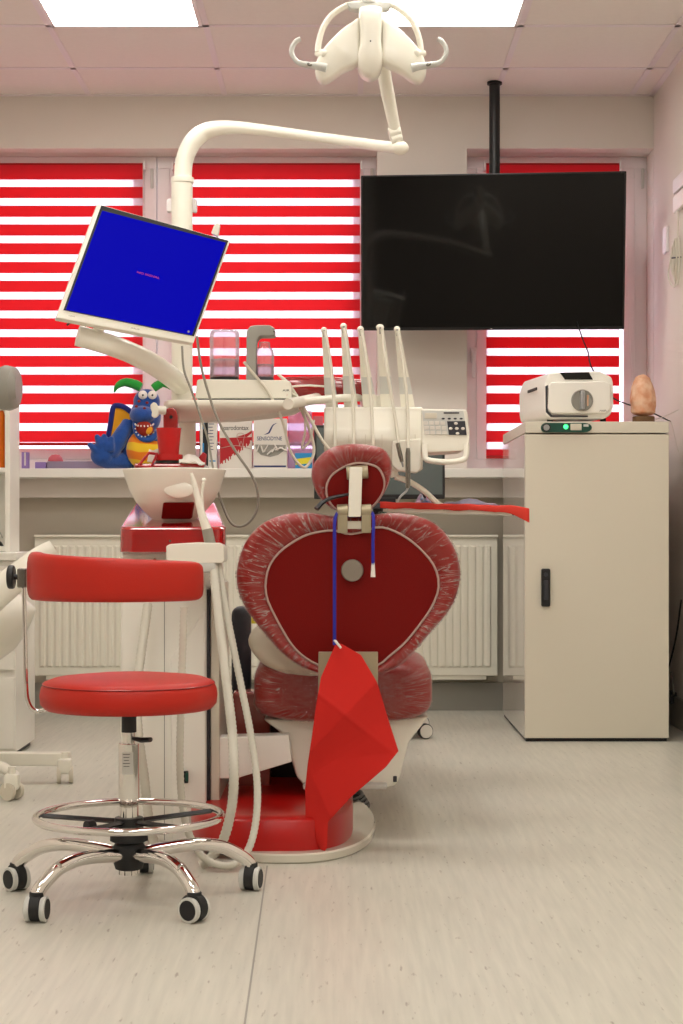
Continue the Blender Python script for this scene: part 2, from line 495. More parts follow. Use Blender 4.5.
def polar_outline(pp, c, n=72, sm=8):
    """closed smooth outline through pixel points, resampled at even angles about c"""
    pts = catmull([(x, y, 0) for x, y in pp], sm, True)
    res = []
    for k in range(n):
        a = 2 * PI * k / n; d = Vector((math.cos(a), math.sin(a)))
        best = None
        for p, q in zip(pts, pts[1:] + pts[:1]):
            x1, y1, x2, y2 = p.x - c[0], p.y - c[1], q.x - c[0], q.y - c[1]
            ex, ey = x2 - x1, y2 - y1
            den = d.x * ey - d.y * ex
            if abs(den) < 1e-9: continue
            t = (x1 * ey - y1 * ex) / den
            u = (x1 * d.y - y1 * d.x) / den
            if t > 0 and -1e-6 <= u <= 1 + 1e-6:
                if best is None or t > best: best = t
        best = best if best is not None else 1
        res.append((c[0] + d.x * best, c[1] + d.y * best))
    return res
WORLD = 3.0
# ------------------------------------------------------------------ camera, world
cam = bpy.data.cameras.new('camera'); co = bpy.data.objects.new('camera', cam); C.objects.link(co)
co.location = (0, 0, CAMZ); co.rotation_euler = (PI / 2, 0, 0)
cam.sensor_fit = 'VERTICAL'; cam.sensor_height = 36.0; cam.lens = F / 1024 * 36.0
cam.shift_x = (341.5 - CX) / 1024; cam.shift_y = (CY - 512) / 1024
cam.clip_start = 0.05; cam.clip_end = 200
bpy.context.scene.camera = co
sc = bpy.context.scene
sc.view_settings.view_transform = 'Standard'; sc.view_settings.look = 'None'
sc.view_settings.gamma = 1; sc.view_settings.exposure = 0.38; sc.view_settings.use_curve_mapping = False
w = bpy.data.worlds.new('overcast_sky'); sc.world = w; w.use_nodes = True
bg = w.node_tree.nodes['Background']
bg.inputs[0].default_value = lin((244, 240, 255)); bg.inputs[1].default_value = WORLD

# ------------------------------------------------------------------ room shell
XL, XR, YF, YW, ZC = -2.05, 1.385, -1.6, 7.53, 2.735
YN, YO = 7.64, 7.90            # niche plane, outer face
SILL = 1.078
WT = 2.50
def st(o): o['kind'] = 'structure'; return o
m = MB(); m.box(((XL + XR) / 2, (YF + YO) / 2, -0.05), (XR - XL + .4, YO - YF + .4, 0.1)); st(m.build('floor', 'floor', loc=(0, 0, -0.1)))
seam = MB()
a, b_ = (-0.178, 4.10), (-0.149, 2.2)
seam.prism([(a[0] - .0018, a[1], 0.0), (a[0] + .0018, a[1], 0.0), (b_[0] + .0018, b_[1], 0.0), (b_[0] - .0018, b_[1], 0.0)], (0, 0, 0.0006))
st(seam.build('trim_1', 'grey'))
m = MB(); m.box(((XL + XR) / 2, (YF + YO) / 2, ZC + 0.05), (XR - XL + .4, YO - YF + .4, 0.1)); st(m.build('ceiling', 'tile', loc=(0, 0, ZC)))
# ceiling grid bars
m = MB()
xb0, yb0 = -1.115, 6.485
for k in range(-1, 5):
    x = xb0 + 0.6 * k
    if XL < x < XR: m.box((x, (YF + YW) / 2, ZC - 0.001), (0.024, YW - YF, 0.004))
k = -14
while True:
    y = yb0 + 0.6 * k; k += 1
    if y > YW: break
    if y < YF: continue
    m.box(((XL + XR) / 2, y, ZC - 0.0012), (XR - XL, 0.024, 0.0036))
m.box(((XL + XR) / 2, YW - 0.012, ZC - 0.002), (XR - XL, 0.024, 0.005))
m.box((XR - 0.012, (YF + YW) / 2, ZC - 0.002), (0.024, YW - YF, 0.005))
st(m.build('trim_2', 'tbar'))
# back wall with two openings
O1 = (-1.79, 0.160); O2 = (0.558, 1.384)
m = MB()
def wbox(x0, x1, y0, y1, z0, z1, mi=0): m.box(((x0 + x1) / 2, (y0 + y1) / 2, (z0 + z1) / 2), (x1 - x0, y1 - y0, z1 - z0), mi=mi)
wbox(XL, XR, YW, YO, WT, ZC)
wbox(XL, O1[0], YW, YO, 0.955, WT); wbox(O1[1], O2[0], YW, YO, 0.955, WT); wbox(O2[1], XR, YW, YO, 0.955, WT)
wbox(O1[0], O1[1], YW, YO, 0.955, SILL - 0.04); wbox(O2[0], O2[1], YW, YO, 0.955, SILL - 0.04)
st(m.build('wall_back', 'wall', smooth=False, loc=(0, YW, .955)))
m = MB(); wbox(XL, XR, YN, YO, 0.0, 0.955); st(m.build('wall_niche', 'lowwall', smooth=False, loc=(0, YN, 0)))
m = MB(); wbox(XR, XR + 0.15, YF, YO, 0, ZC); st(m.build('wall_right', 'wall'))
m = MB(); wbox(XL - 0.15, XL, YF, YO, 0, ZC); st(m.build('wall_left', 'wall'))
m = MB(); wbox(XL, XR, YF - 0.15, YF, 0, ZC); st(m.build('wall_front', 'farwall'))
m = MB(); wbox(XL, XR, YN - 0.012, YN, 0, 0.125); st(m.build('baseboard_back', 'grey'))
m = MB(); wbox(XR - 0.012, XR, YF, YN, 0, 0.125); st(m.build('baseboard_right', 'grey'))

# window sill board (continuous)
s = MB(); s.box(((XL + XR) / 2, (7.40 + 7.70) / 2, SILL - 0.02), (XR - XL, 0.30, 0.04), 0.004)
so = s.build('window_sill', 'sill'); st(so)

# windows
YG = 7.70
def window(idx, x0, x1, mull, handle_x=None):
    root = bpy.data.objects.new('window_%d' % idx, None); C.objects.link(root)
    root.location = ((x0 + x1) / 2, YG, SILL); root['_w'] = list(root.location); root['kind'] = 'structure'
    z0, z1 = SILL, WT; fw = 0.055
    f = MB()
    f.box(((x0 + x1) / 2, YG + .03, z1 - fw / 2), (x1 - x0, .07, fw), .004)
    f.box(((x0 + x1) / 2, YG + .03, z0 + fw / 2), (x1 - x0, .07, fw), .004)
    for x in [x0 + fw / 2, x1 - fw / 2]: f.box((x, YG + .03, (z0 + z1) / 2), (fw, .068, z1 - z0 - 2 * fw + .002), .002)
    for x in mull: f.box((x, YG + .03, (z0 + z1) / 2), (fw * 1.3, .07, z1 - z0), .004)
    f.build('window_frame', 'frame', root)
    xs = [x0 + fw] + [v for x in mull for v in (x - fw * .6, x + fw * .6)] + [x1 - fw]
    for i in range(0, len(xs), 2):
        a0, a1 = xs[i], xs[i + 1]
        g = MB(); sw = .05
        for x in (a0 + sw / 2, a1 - sw / 2): g.box((x, YG + .02, (z0 + z1) / 2), (sw, .058, z1 - z0 - 2 * fw - 2 * sw + .012), .002)
        for z in (z0 + fw + sw / 2 - .004, z1 - fw - sw / 2 + .004): g.box(((a0 + a1) / 2, YG + .02, z), (a1 - a0, .06, sw), .006)
        g.build('sash', 'frame', root)
        p = MB(); p.box(((a0 + a1) / 2, YG + .025, (z0 + z1) / 2), (a1 - a0 - 2 * sw + .01, .006, z1 - z0 - 2 * fw - 2 * sw + .02)); p.build('pane', 'pane', root)
    if handle_x:
        h = MB(); h.box((handle_x, YG - .02, 1.60), (.026, .02, .07), .004); h.box((handle_x, YG - .035, 1.555), (.018, .014, .12), .005)
        h.build('window_handle', 'frame', root)
    # hinge covers
    h = MB()
    for z in (WT - 0.10,): h.box((x1 - .02, YG - .012, z), (.014, .012, .09), .003)
    h.build('hinge', 'lgrey', root)
xm = pxx(157, YG)
window(1, O1[0], xm - .002, [], None)
window(2, xm + .002, O1[1], [], None)
window(3, O2[0], O2[1], [], pxx(474, 7.66))

# zebra blinds
def blind(x0, x1, zbot, label, chain_x=None):
    Y = 7.655; z0t = pz(163, Y); zt = pz(161.5, Y)
    root = thing('roller_blind', label, 'blind', ((x0 + x1) / 2, Y, zbot), 'red and white day and night blinds')
    s = Y / F
    r = MB(); r.cyl((x0, Y + .0, z0t - .012), (x1, Y + .0, z0t - .012), .012, 16); r.build('roller', 'redm', root)
    for x in (x0 - .006, x1 + .006): MB().box((x, Y, z0t - .012), (.010, .035, .04), .002).build('bracket', 'frame', root)
    fb = MB()
    Yf = Y - .0125; th = .0012
    z = z0t - .012
    fb.box(((x0 + x1) / 2, Yf, (z + pz(180, Y)) / 2), (x1 - x0, th, z - pz(180, Y)))
    py = 180.0
    while pz(py, Y) > zbot:
        za, zb2 = pz(py, Y), max(zbot, pz(py + 7.4, Y))
        fb.box(((x0 + x1) / 2, Yf, (za + zb2) / 2), (x1 - x0, th, za - zb2), mi=1)
        zc, zd = pz(py + 7.4, Y), pz(py + 18.73, Y)
        if zc > zbot:
            zd = max(zd, zbot)
            fb.box(((x0 + x1) / 2, Yf, (zc + zd) / 2), (x1 - x0, th, zc - zd), mi=0)
        py += 18.73
    fb.build('striped_fabric', ['bandred', 'bandsheer'], root, smooth=False)
    br = MB(); br.box(((x0 + x1) / 2, Yf, zbot - .006), (x1 - x0, .012, .014), .003); br.build('bottom_rail', 'redm', root)
    if chain_x:
        c = MB(); c.tube([(chain_x[0], Yf - .012, z0t - .02), ((chain_x[0]+chain_x[1])/2, Yf - .014, 1.7), (chain_x[1], Yf - .02, chain_x[2])], .0016, 6)
        c.build('pull_cord', 'frame', root)
YB = 7.655
blind(pxx(-62, YB), pxx(143, YB), pz(443, YB), 'wide red and white striped blind on the left window behind the tilted monitor')
blind(pxx(174, YB), pxx(360, YB), pz(443, YB), 'red and white striped blind on the middle window between post and television')
blind(pxx(486, YB), pxx(619, YB), pz(456, YB), 'narrow red and white striped blind mostly hidden behind the television', (pxx(624, YB), pxx(632, YB), pz(392, YB)))

# ceiling light panels
def clight(x0, y0, label, group=None):
    root = thing('ceiling_light', label, 'ceiling light', (x0 + .3, y0 + .3, ZC - .012), group)
    f = MB()
    for dx, dy, sx, sy in ((.3, .02, .576, .016), (.3, .58, .576, .016), (.02, .3, .016, .576), (.58, .3, .016, .576)):
        f.box((x0 + dx, y0 + dy, ZC - .006), (sx, sy, .012), .001)
    f.build('light_frame', 'frame', root)
    d = MB(); d.box((x0 + .3, y0 + .3, ZC - .005), (.548, .548, .006)); d.build('diffuser', 'emit', root)
clight(xb0, yb0 - .6, 'square lit ceiling panel above the tilted monitor')
clight(xb0 + 1.2, yb0 - .6, 'square lit ceiling panel above the television, right of the lamp head')
for yy in (yb0 - 2.4, yb0 - 4.2, yb0 - 6.0, yb0 - 7.8):
    for xx in (xb0, xb0 + 1.2):
        clight(xx, yy, 'square lit ceiling panel further forward in the room', 'ceiling panels in the front half of the room')

# radiator
YRd = 7.53
x0, x1 = pxx(34, YRd), pxx(498, YRd); z0, z1 = pz(676, YRd), pz(537, YRd)
root = thing('radiator', 'long cream panel radiator with vertical flutes under the window sill', 'radiator', ((x0 + x1) / 2, YRd, z0))
r = MB(); pts = []; x = x0 + .02; pitch = .0335
while x < x1 - .03:
    pts += [(x, YRd + .006), (x + .010, YRd), (x + .023, YRd), (x + .0285, YRd + .006)]
    x += pitch
bmf = bmesh.new()
za, zb2 = z0 + .045, z1 - .045
vs = [[bmf.verts.new((px_, py_, z)) for px_, py_ in pts] for z in (za, zb2)]
for i in range(len(pts) - 1): bmf.faces.new((vs[0][i], vs[0][i + 1], vs[1][i + 1], vs[1][i]))
r._add(bmf)
r.box(((x0 + x1) / 2, YRd + .043, (z0 + z1) / 2), (x1 - x0, .071, z1 - z0), .006)
x = x0 + .02
while x < x1 - .03:      # pressed ends of the flutes
    for z, sgn in ((za, 1), (zb2, -1)):
        r.prism([(x + .001, YRd + .0075, z - sgn * .008), (x + .0275, YRd + .0075, z - sgn * .008), (x + .023, YRd, z), (x + .010, YRd, z)], (0, .006, sgn*.001))
    x += pitch
r.build('panel', 'radiator', root, ang=25)
t = MB(); t.box(((x0 + x1) / 2, YRd + .04, z1 + .004), (x1 - x0, .09, .012), .004)
t.box(((x0 + x1) / 2, YRd + .04, z0 - .008), (x1 - x0 - .1, .05, .02), .003); t.build('top_grille', 'radiator', root)
for xx in (x0 + .15, (x0 + x1) / 2, x1 - .15): MB().box((xx, YN - .016, (z0 + z1) / 2), (.03, .026, z1 - z0 + .02), .002).build('wall_bracket', 'radiator', root)

# television on ceiling pole
yaw = math.radians(7.5)
tvc = Vector(((P(361, 250, 7.28).x + P(626, 250, 7.10).x) / 2, 7.19, pz(252, 7.19)))
root = thing('television', 'large black flat television hung from the ceiling on a black pole', 'television', tvc)
tw, thh = 1.115, .655; TILT = 6
T = Matrix.Translation(tvc) @ Matrix.Rotation(-yaw, 4, 'Z') @ Matrix.Rotation(math.radians(0.6), 4, 'Y') @ Matrix.Rotation(math.radians(TILT), 4, 'X')
m = MB(); m.tf = T; m.box((0, .012, 0), (tw, .028, thh), .004); m.build('bezel', 'tvbez', root)
m = MB(); m.tf = T; m.box((0, -.0035, .003), (tw - .016, .003, thh - .02)); m.build('screen', 'tvblack', root)
m = MB(); m.tf = T; m.ell((0, -.005, -thh / 2 + .0055), (.004, .001, .002)); m.build('logo', 'grey', root)
m = MB(); m.tf = T; m.box((0, .045, -.05), (tw * .6, .04, thh * .55), .01); m.box((.03, .08, 0), (.3, .04, .25), .004); m.build('rear_housing', 'black', root)
px_ = pxx(494.8, 7.29)
m = MB(); m.cyl((px_, 7.30, tvc.z - .1), (px_, 7.30, ZC - .002), L(5.4, 7.29), 24); m.box((px_, 7.27, tvc.z), (.12, .06, .12), .005); m.build('ceiling_pole', 'black', root)
m = MB(); m.cyl((px_, 7.30, ZC - .012), (px_, 7.30, ZC - .002), L(7.5, 7.29), 24); m.build('pole_flange', 'black', root)
m = MB(); m.tube(catmull([P(577, 322, 7.16), P(583, 340, 7.05), P(588, 352, 6.95), P(592, 368, 6.9), P(610, 395, 7.1), P(624, 403, 7.2), P(640, 408, 7.2), P(655, 414, 7.12), P(676, 424, 7.15), P(684, 424, 7.15)], 6), .003, 8)
m.build('power_cable', 'black', root)
# ------------------------------------------------------------------ storage cabinet
Yc0, Yc1 = 6.50, 7.385
cx0, cx1 = pxx(525, Yc0), pxx(669, Yc0)
cz1 = pz(421.5, Yc0); cdoor = pz(433, Yc0)
root = thing('storage_cabinet', 'tall cream cabinet with a black handle standing in the right corner', 'cabinet', ((cx0 + cx1) / 2, Yc0, 0))
m = MB()
m.box(((cx0 + cx1) / 2, (Yc0 + .02 + Yc1) / 2, (cz1 - .046 + .012) / 2 + .0), (cx1 - cx0, Yc1 - Yc0 - .02, cz1 - .046 - .012), .003)
m.build('body', 'cabside', root)
m = MB(); m.box(((cx0 + cx1) / 2, (Yc0 + Yc1) / 2, cz1 - .022), (cx1 - cx0, Yc1 - Yc0, .044), .004); m.build('top', 'cab', root)
m = MB(); m.box(((cx0 + cx1) / 2, (Yc0 + Yc1) / 2 + .01, .007), (cx1 - cx0 - .01, Yc1 - Yc0 - .01, .014)); m.build('plinth', 'black', root)
m = MB(); m.box(((cx0 + cx1) / 2, Yc0 + .0095, (cz1 - .049 + .014) / 2), (cx1 - cx0, .019, cz1 - .049 - .014), .003)
door = m.build('door', 'cab', root)
hx, hz = pxx(545.5, Yc0), pz(587.5, Yc0)
m = MB(); m.box((hx, Yc0 - .008, hz), (L(9, Yc0), .018, L(38, Yc0)), .006)
m.build('handle', 'black', door)
m = MB(); m.cyl((hx, Yc0 - .016, hz + L(13, Yc0)), (hx, Yc0 - .020, hz + L(13, Yc0)), .008, 16); m.box((hx, Yc0 - .018, hz - .01), (.018, .006, .075), .003); m.build('latch', 'dgrey', door)
# strip with lamp and lock on the front lip of the top
m = MB()
Ys = Yc0 - .002
def rnd_strip(x0, x1, y0, y1):
    r = (y1 - y0) / 2; pts = []
    for k in range(9):
        a = PI / 2 + PI * k / 8; pts.append((x0 + r + r * math.cos(a), (y0 + y1) / 2 - r * math.sin(a)))
    for k in range(9):
        a = -PI / 2 + PI * k / 8; pts.append((x1 - r * 1.6 + r * 1.6 * math.cos(a), (y0 + y1) / 2 - r * math.sin(a)))
    return pts
m.pprism(rnd_strip(541, 592, 422.8, 432.4), Ys - .008, .010, .001)
strip = m.build('control_strip', 'green', root)
m = MB(); c = P(546.5, 427.6, Ys - .008); m.cyl(c, c - Vector((0, .006, 0)), L(4.2, Yc0), 20, bev=.001); m.build('lock_ring', 'black', strip)
m = MB(); c = P(546.5, 427.6, Ys - .015); m.cyl(c, c - Vector((0, .004, 0)), L(3.0, Yc0), 20); m.box(c - Vector((0, .005, 0)), (.002, .002, .012)); m.build('lock', 'alum', strip)
m = MB(); c = P(565.8, 426.8, Ys - .0075); m.ell(c, (L(2.4, Yc0), .004, L(2.4, Yc0))); m.build('green_light', 'greenled', strip)
m = MB(); m.box(P(576, 427, Ys - .009), (L(11, Yc0), .003, L(6.5, Yc0)), .001); m.build('sticker', 'creamd', strip)
m = MB(); m.box(P(586, 425.5, Ys - .009), (L(5, Yc0), .002, L(2.5, Yc0)), .0005); m.build('small_sticker', 'lgrey', strip)

# ------------------------------------------------------------------ bench steriliser on the cabinet
Yk = 6.62
kz = cz1
def kp(px, py, dy=0): v = P(px, py, Yk); v.y += dy; return v
root = thing('steriliser', 'white bench steriliser with a round knob and black display on the cabinet', 'steriliser', (pxx(565, Yk), Yk, kz))
out = [(547, 378), (550, 372.5), (600, 371), (604, 373), (612, 377), (613.5, 382), (614, 405), (611, 415), (604, 419.2), (552, 419.2), (546, 416), (544.5, 409), (544.5, 386)]
m = MB()
Yf = Yk + .0
front = [kp(x, y) for x, y in out]
# body: right-hand block, stepped back to the left side panel (turned a little)
sv = Vector((pxx(519, 7.0) - pxx(544.5, Yk), .38, 0)); m.prism(front, sv, .010)
m.build('body', 'white', root)
m = MB()
q0 = P(544.5, 386, Yk) + sv * .28; q1 = P(544.5, 386, Yk) + sv * .62
m.prism([q0 + Vector((0, 0, .004)), q1 + Vector((0, 0, .002)), q1 - Vector((0, 0, .009)), q0 - Vector((0, 0, .007))], (.004, 0, 0)); m.tf = None
for v in m.bm.verts: v.co.x -= .0035
m.build('vent_slot', 'black', root)
m = MB(); m.pprism([(549, 385), (551, 382), (605, 381), (611, 385), (611, 408), (607, 413.5), (552, 413.5), (548, 409)], Yk - .022, .03, .008)
dr = m.build('door', 'white', root)
m = MB(); m.pprism([(545.5, 386), (548, 385), (548, 411), (552, 415), (588, 415.5), (588, 417), (551, 417), (546, 412)], Yk - .006, .014, .001); m.build('door_seal', 'dgrey', root)
m = MB(); m.pprism([(547, 388), (549, 388), (549, 404), (547, 404)], Yk - .012, .02, .001); m.build('hinge', 'steel', root)
c = P(582, 400.5, Yk - .022); u = L(1, Yk)
m = MB(); m.lathe([(10.6 * u, 0), (11 * u, .004), (10 * u, .006), (9.4 * u, .002), (0, .002)], c, (0, -1, 0), 40); wn = m.build('round_window', 'grey', dr)
m = MB(); m.box(c + Vector((0, -.012, 0)), (5.2 * u, .02, 19 * u), .006); m.build('knob', 'alum', dr)
m = MB(); m.box(c + Vector((5.6 * u, -.003, 0)), (1.8 * u, .003, 11 * u), .002); m.build('gauge_mark', 'salt', dr)
m = MB(); m.pprism([(560, 372.6), (589, 372.2), (593, 379.5), (565, 379.5)], Yk - .004, .01, .001); m.build('display', 'tvblack', root)
m = MB(); m.tube(catmull([P(599.5, 411.3, Yk - .0225), P(601, 410.2, Yk - .0225), P(602, 411.5, Yk - .0225), P(603, 410, Yk - .0225), P(604, 411.5, Yk - .0225), P(605, 409.9, Yk - .0225), P(606.5, 411.4, Yk - .0225)], 4), .0012, 6); m.build('lettering', 'grey', dr)
m = MB()
for x in (550, 603): m.cyl(P(x, 418.5, Yk + .06), Vector((pxx(x, Yk + .06), Yk + .06, kz)), .012, 12); m.cyl(P(x, 418.5, Yk + .3), Vector((pxx(x, Yk + .3), Yk + .3, kz)), .012, 12)
m.build('foot', 'blackm', root)

# salt lamp
Yl = 6.75
root = thing('salt_lamp', 'pale orange salt crystal lamp on a round wooden base, on the cabinet', 'lamp', (pxx(643.5, Yl), Yl, kz))
c0 = Vector((pxx(643.5, Yl), Yl, kz)); u = L(1, Yl)
zb = (425.5 - 416.5) * u
m = MB(); m.lathe([(10.5 * u, 0), (11 * u, .004), (11 * u, zb * .95), (10 * u, zb)], c0, n=32); m.build('wooden_base', 'woodbase', root)
b = bmesh.new(); bmesh.ops.create_icosphere(b, subdivisions=4, radius=1)
from mathutils import noise as NZ
H = (416 - 374) * u
for v in b.verts:
    t = (v.co.z + 1) / 2
    r = 12.2 * u * (0.94 + .12 * math.sin(t * PI) - .48 * t ** 3)
    k = 1 + .10 * NZ.noise(v.co * 2.3) + .05 * NZ.noise(v.co * 5)
    hyp = math.hypot(v.co.x, v.co.y)
    prof = min(1.0, hyp / .55) if hyp > 0 else 0
    v.co = Vector((v.co.x / max(hyp, 1e-6) * r * prof * k - .004 * t, v.co.y / max(hyp, 1e-6) * r * prof * k, H * (t if hyp > .5 else t) * (1 + .03 * NZ.noise(v.co * 3))))
bmesh.ops.translate(b, vec=c0 + Vector((0, 0, zb)), verts=b.verts)
m = MB(); m._add(b); m.build('salt_crystal', 'salt', root, ang=25)
m = MB(); m.tube(catmull([c0 + Vector((.03, .04, .015)), P(660, 418, 6.85), P(672, 413, 6.95), P(682, 408, 7.0)], 6), .0014, 6)
m.tube(catmull([P(668, 421, 6.95), P(672, 425, 6.95), P(678, 450, 6.97), P(684, 460, 6.98)], 6), .0012, 6)
m.build('cord', 'cable', root)

# things on the right wall
XWf = XR
def W(py, Y): return pz(py, Y)
root = thing('wall_lamp_box', 'white glossy box lamp with a clear front at the top of right wall', 'wall lamp', (XR, 6.95, pz(190, 6.95)))
m = MB(); m.box((XR - .010, 6.80, pz(196, 6.8)), (.02, .40, .07), .008); m.build('housing', 'white', root)
m = MB(); m.box((XR - .016, 6.80, pz(178, 6.8)), (.012, .38, .06), .006); m.build('cover', 'frame', root)
root = thing('cable_coil', 'cream cable bundle tied and hung on the right wall above the salt lamp', 'cable', (XR - .01, 6.98, pz(260, 6.98)))
m = MB()
for i in range(4):
    yy = 6.93 + .02 * i; z_t = pz(236 + 3 * i, yy); z_b = pz(284 - 3 * i, yy)
    pts = []
    for k in range(24):
        a = 2 * PI * k / 24
        pts.append((XR - .012 - .008 * (i % 2), yy + .035 * math.cos(a) * (1 - .3 * abs(math.sin(a))), (z_t + z_b) / 2 + (z_t - z_b) / 2 * math.sin(a)))
    m.tube(pts, .0035, 8, closed=True)
m.tube(catmull([(XR - .01, 7.06, pz(248, 7.06)), (XR - .012, 7.09, pz(262, 7.09)), (XR - .014, 7.12, pz(276, 7.12)), (XR - .014, 7.04, pz(286, 7.04)), (XR - .012, 6.97, pz(282, 6.97)), (XR - .01, 6.95, pz(250, 6.95)), (XR - .01, 6.93, pz(205, 6.93))], 6), .0035, 8)
m.build('coiled_cord', 'cable', root)
m = MB(); m.tube([(XR - .006, 6.90, pz(257, 6.9)), (XR - .03, 6.96, pz(258, 6.96)), (XR - .006, 7.02, pz(257, 7.02))], .003, 8); m.build('tie', 'dgrey', root)
m = MB(); m.box((XR - .006, 7.22, pz(240, 7.22)), (.012, .08, .11), .004)
o = m.build('wall_plate', 'frame'); tag(o, 'small white wall plate with marks beside the coiled cream cable', 'wall plate')
root = thing('power_lead', 'black lead with plug in a low wall socket right of the cabinet', 'cable', (XR - .01, 7.0, 0.35))
m = MB(); m.tube(catmull([(XR - .012, 6.86, pz(600, 6.86)), (XR - .02, 6.92, pz(635, 6.92)), (XR - .03, 7.0, pz(662, 7.0)), (XR - .04, 7.12, pz(690, 7.12)), (XR-.03, 7.2, pz(680, 7.2))], 6), .004, 8); m.build('lead', 'black', root)
m = MB(); m.box((XR - .015, 7.05, pz(697, 7.05)), (.03, .08, .05), .006); m.build('plug', 'black', root)
m = MB(); m.tube(catmull([(XR - .01, 7.08, pz(672, 7.1)), (XR - .02, 7.0, pz(680, 7.0)), (XR - .02, 6.97, pz(692, 7.0)), (XR - .02, 7.03, pz(697, 7.0))], 6), .004, 8); m.build('short_lead', 'gcable', root)

# ------------------------------------------------------------------ stool
Ys0 = 3.74; sx0 = pxx(129, Ys0)
root = thing('dentist_stool', 'red vinyl stool with curved back pad, chrome foot ring and five castors', 'stool', (sx0, Ys0, 0))
O = Vector((sx0, Ys0, 0)); u = L(1, Ys0)
# seat
sr = 88.5 * u; zb = pz(716, Ys0 - sr); zt = pz(691, Ys0 - sr)
prof = [(0, zb + .001), (sr * .5, zb - .004), (sr * .94, zb - .003), (sr * .99, zb + .008), (sr, (zb + zt) / 2), (sr * .985, zt - .010), (sr * .95, zt + .003), (sr * .85, zt + .010), (sr * .5, zt + .017), (0, zt + .019)]
m = MB(); m.lathe(prof, O, n=64); seat = m.build('seat', 'redv', root, ang=60)
m = MB(); pts = [O + Vector((sr * .965 * math.cos(2 * PI * k / 64), sr * .965 * math.sin(2 * PI * k / 64), zt - .001)) for k in range(64)]
m.tube(pts, .0016, 6, closed=True); m.build('seam', 'redw', seat)
# back pad: swept around the seat, convex towards the camera
Rb = .186
rings = []
NA = 40
hc = pz(579, 3.58)
for i in range(NA + 1):
    t = i / NA
    a = math.radians(184 + (327 - 184) * t)
    cxp = O.x - .003 + (Rb + .012) * math.cos(a); cyp = O.y + Rb * math.sin(a)
    rad = Vector((math.cos(a), math.sin(a), 0))
    hh = (.0535 - .012 * t); th = .021
    zc = hc + .004 - .010 * t
    end = min(1, min(t, 1 - t) / .06); e = math.sqrt(max(0, 1 - (1 - end) ** 2)) * .75 + .25 if end < 1 else 1
    if t == 0 or t == 1: e = .55
    ring = []
    for k in range(20):
        b_ = 2 * PI * k / 20; c_, s_ = math.cos(b_), math.sin(b_)
        ex = .55
        xx = (abs(c_) ** ex) * (1 if c_ > 0 else -1) * th * e
        zz = (abs(s_) ** ex) * (1 if s_ > 0 else -1) * hh * (1 - (1 - e) * .35)
        ring.append(Vector((cxp, cyp, zc)) + rad * xx + Vector((0, 0, zz)))
    rings.append(ring)
m = MB(); m.loft(rings); m.build('backrest', 'redv', root, ang=60)
# back support bar: from under the seat out and up
xk = pxx(25, Ys0)
m = MB()
bar = catmull([(O.x - .05, Ys0, zb - .006), (pxx(52, Ys0), Ys0, zb - .006), (pxx(36, Ys0), Ys0, pz(711, Ys0)), (pxx(28, Ys0), Ys0, pz(701, Ys0)), (pxx(26, Ys0), Ys0, pz(680, Ys0)), (pxx(24.5, Ys0), Ys0, pz(620, Ys0)), (pxx(23.5, Ys0), Ys0, pz(572, Ys0))], 6)
m.tube(bar, .0065, 10, sx=1.0, sy=.8); m.build('backrest_bar', 'chrome', root)
m = MB(); m.box((pxx(22.5, Ys0), Ys0, pz(578, Ys0)), (9 * u, .028, 19 * u), .003); m.build('bar_clamp', 'steel', root)
m = MB(); m.cyl((pxx(18, Ys0), Ys0, pz(577, Ys0)), (pxx(13.5, Ys0), Ys0, pz(577, Ys0)), .006, 12); m.cyl((pxx(14.5, Ys0), Ys0, pz(577, Ys0)), (pxx(8, Ys0), Ys0, pz(577, Ys0)), 12 * u, 24, bev=.004); m.build('clamp_knob', 'black', root)
# column
xk = O.x
m = MB(); m.cyl((xk, Ys0, pz(801, Ys0)), (xk, Ys0, pz(743, Ys0)), 10.5 * u, 28, bev=.002); m.cyl((xk, Ys0, .10), (xk, Ys0, pz(800, Ys0)), 9.5 * u, 28); m.build('gas_column', 'chrome', root)
m = MB(); m.box((xk, Ys0 - 10.6 * u, pz(762, Ys0)), (11 * u, .001, 22 * u));
colm = m.build('data_label', 'lgrey', root)
m = MB()
for i in range(5): m.box((xk - u * 1.2, Ys0 - 10.6 * u - .0007, pz(753 + 3 * i, Ys0)), ((7 - i % 3) * u, .0006, .0012))
m.build('label_print', 'blackink', colm)
m = MB(); m.cyl((xk, Ys0, pz(745, Ys0)), (xk, Ys0, pz(731, Ys0)), 6 * u, 20); m.build('piston', 'chrome', root)
m = MB(); m.cyl((xk, Ys0, pz(732, Ys0)), (xk, Ys0, zb + .004), 7.5 * u, 20); m.box((xk, Ys0, zb - .004), (.09, .09, .012), .003); m.build('seat_mount', 'black', root)
m = MB(); m.tube([(xk + 4 * u, Ys0 - .005, pz(738, Ys0)), (xk + 14 * u, Ys0 - .02, pz(739, Ys0)), (xk + 23 * u, Ys0 - .03, pz(738, Ys0))], [.006, .010, .009], 10, sx=1, sy=.6); m.build('height_lever', 'black', root)
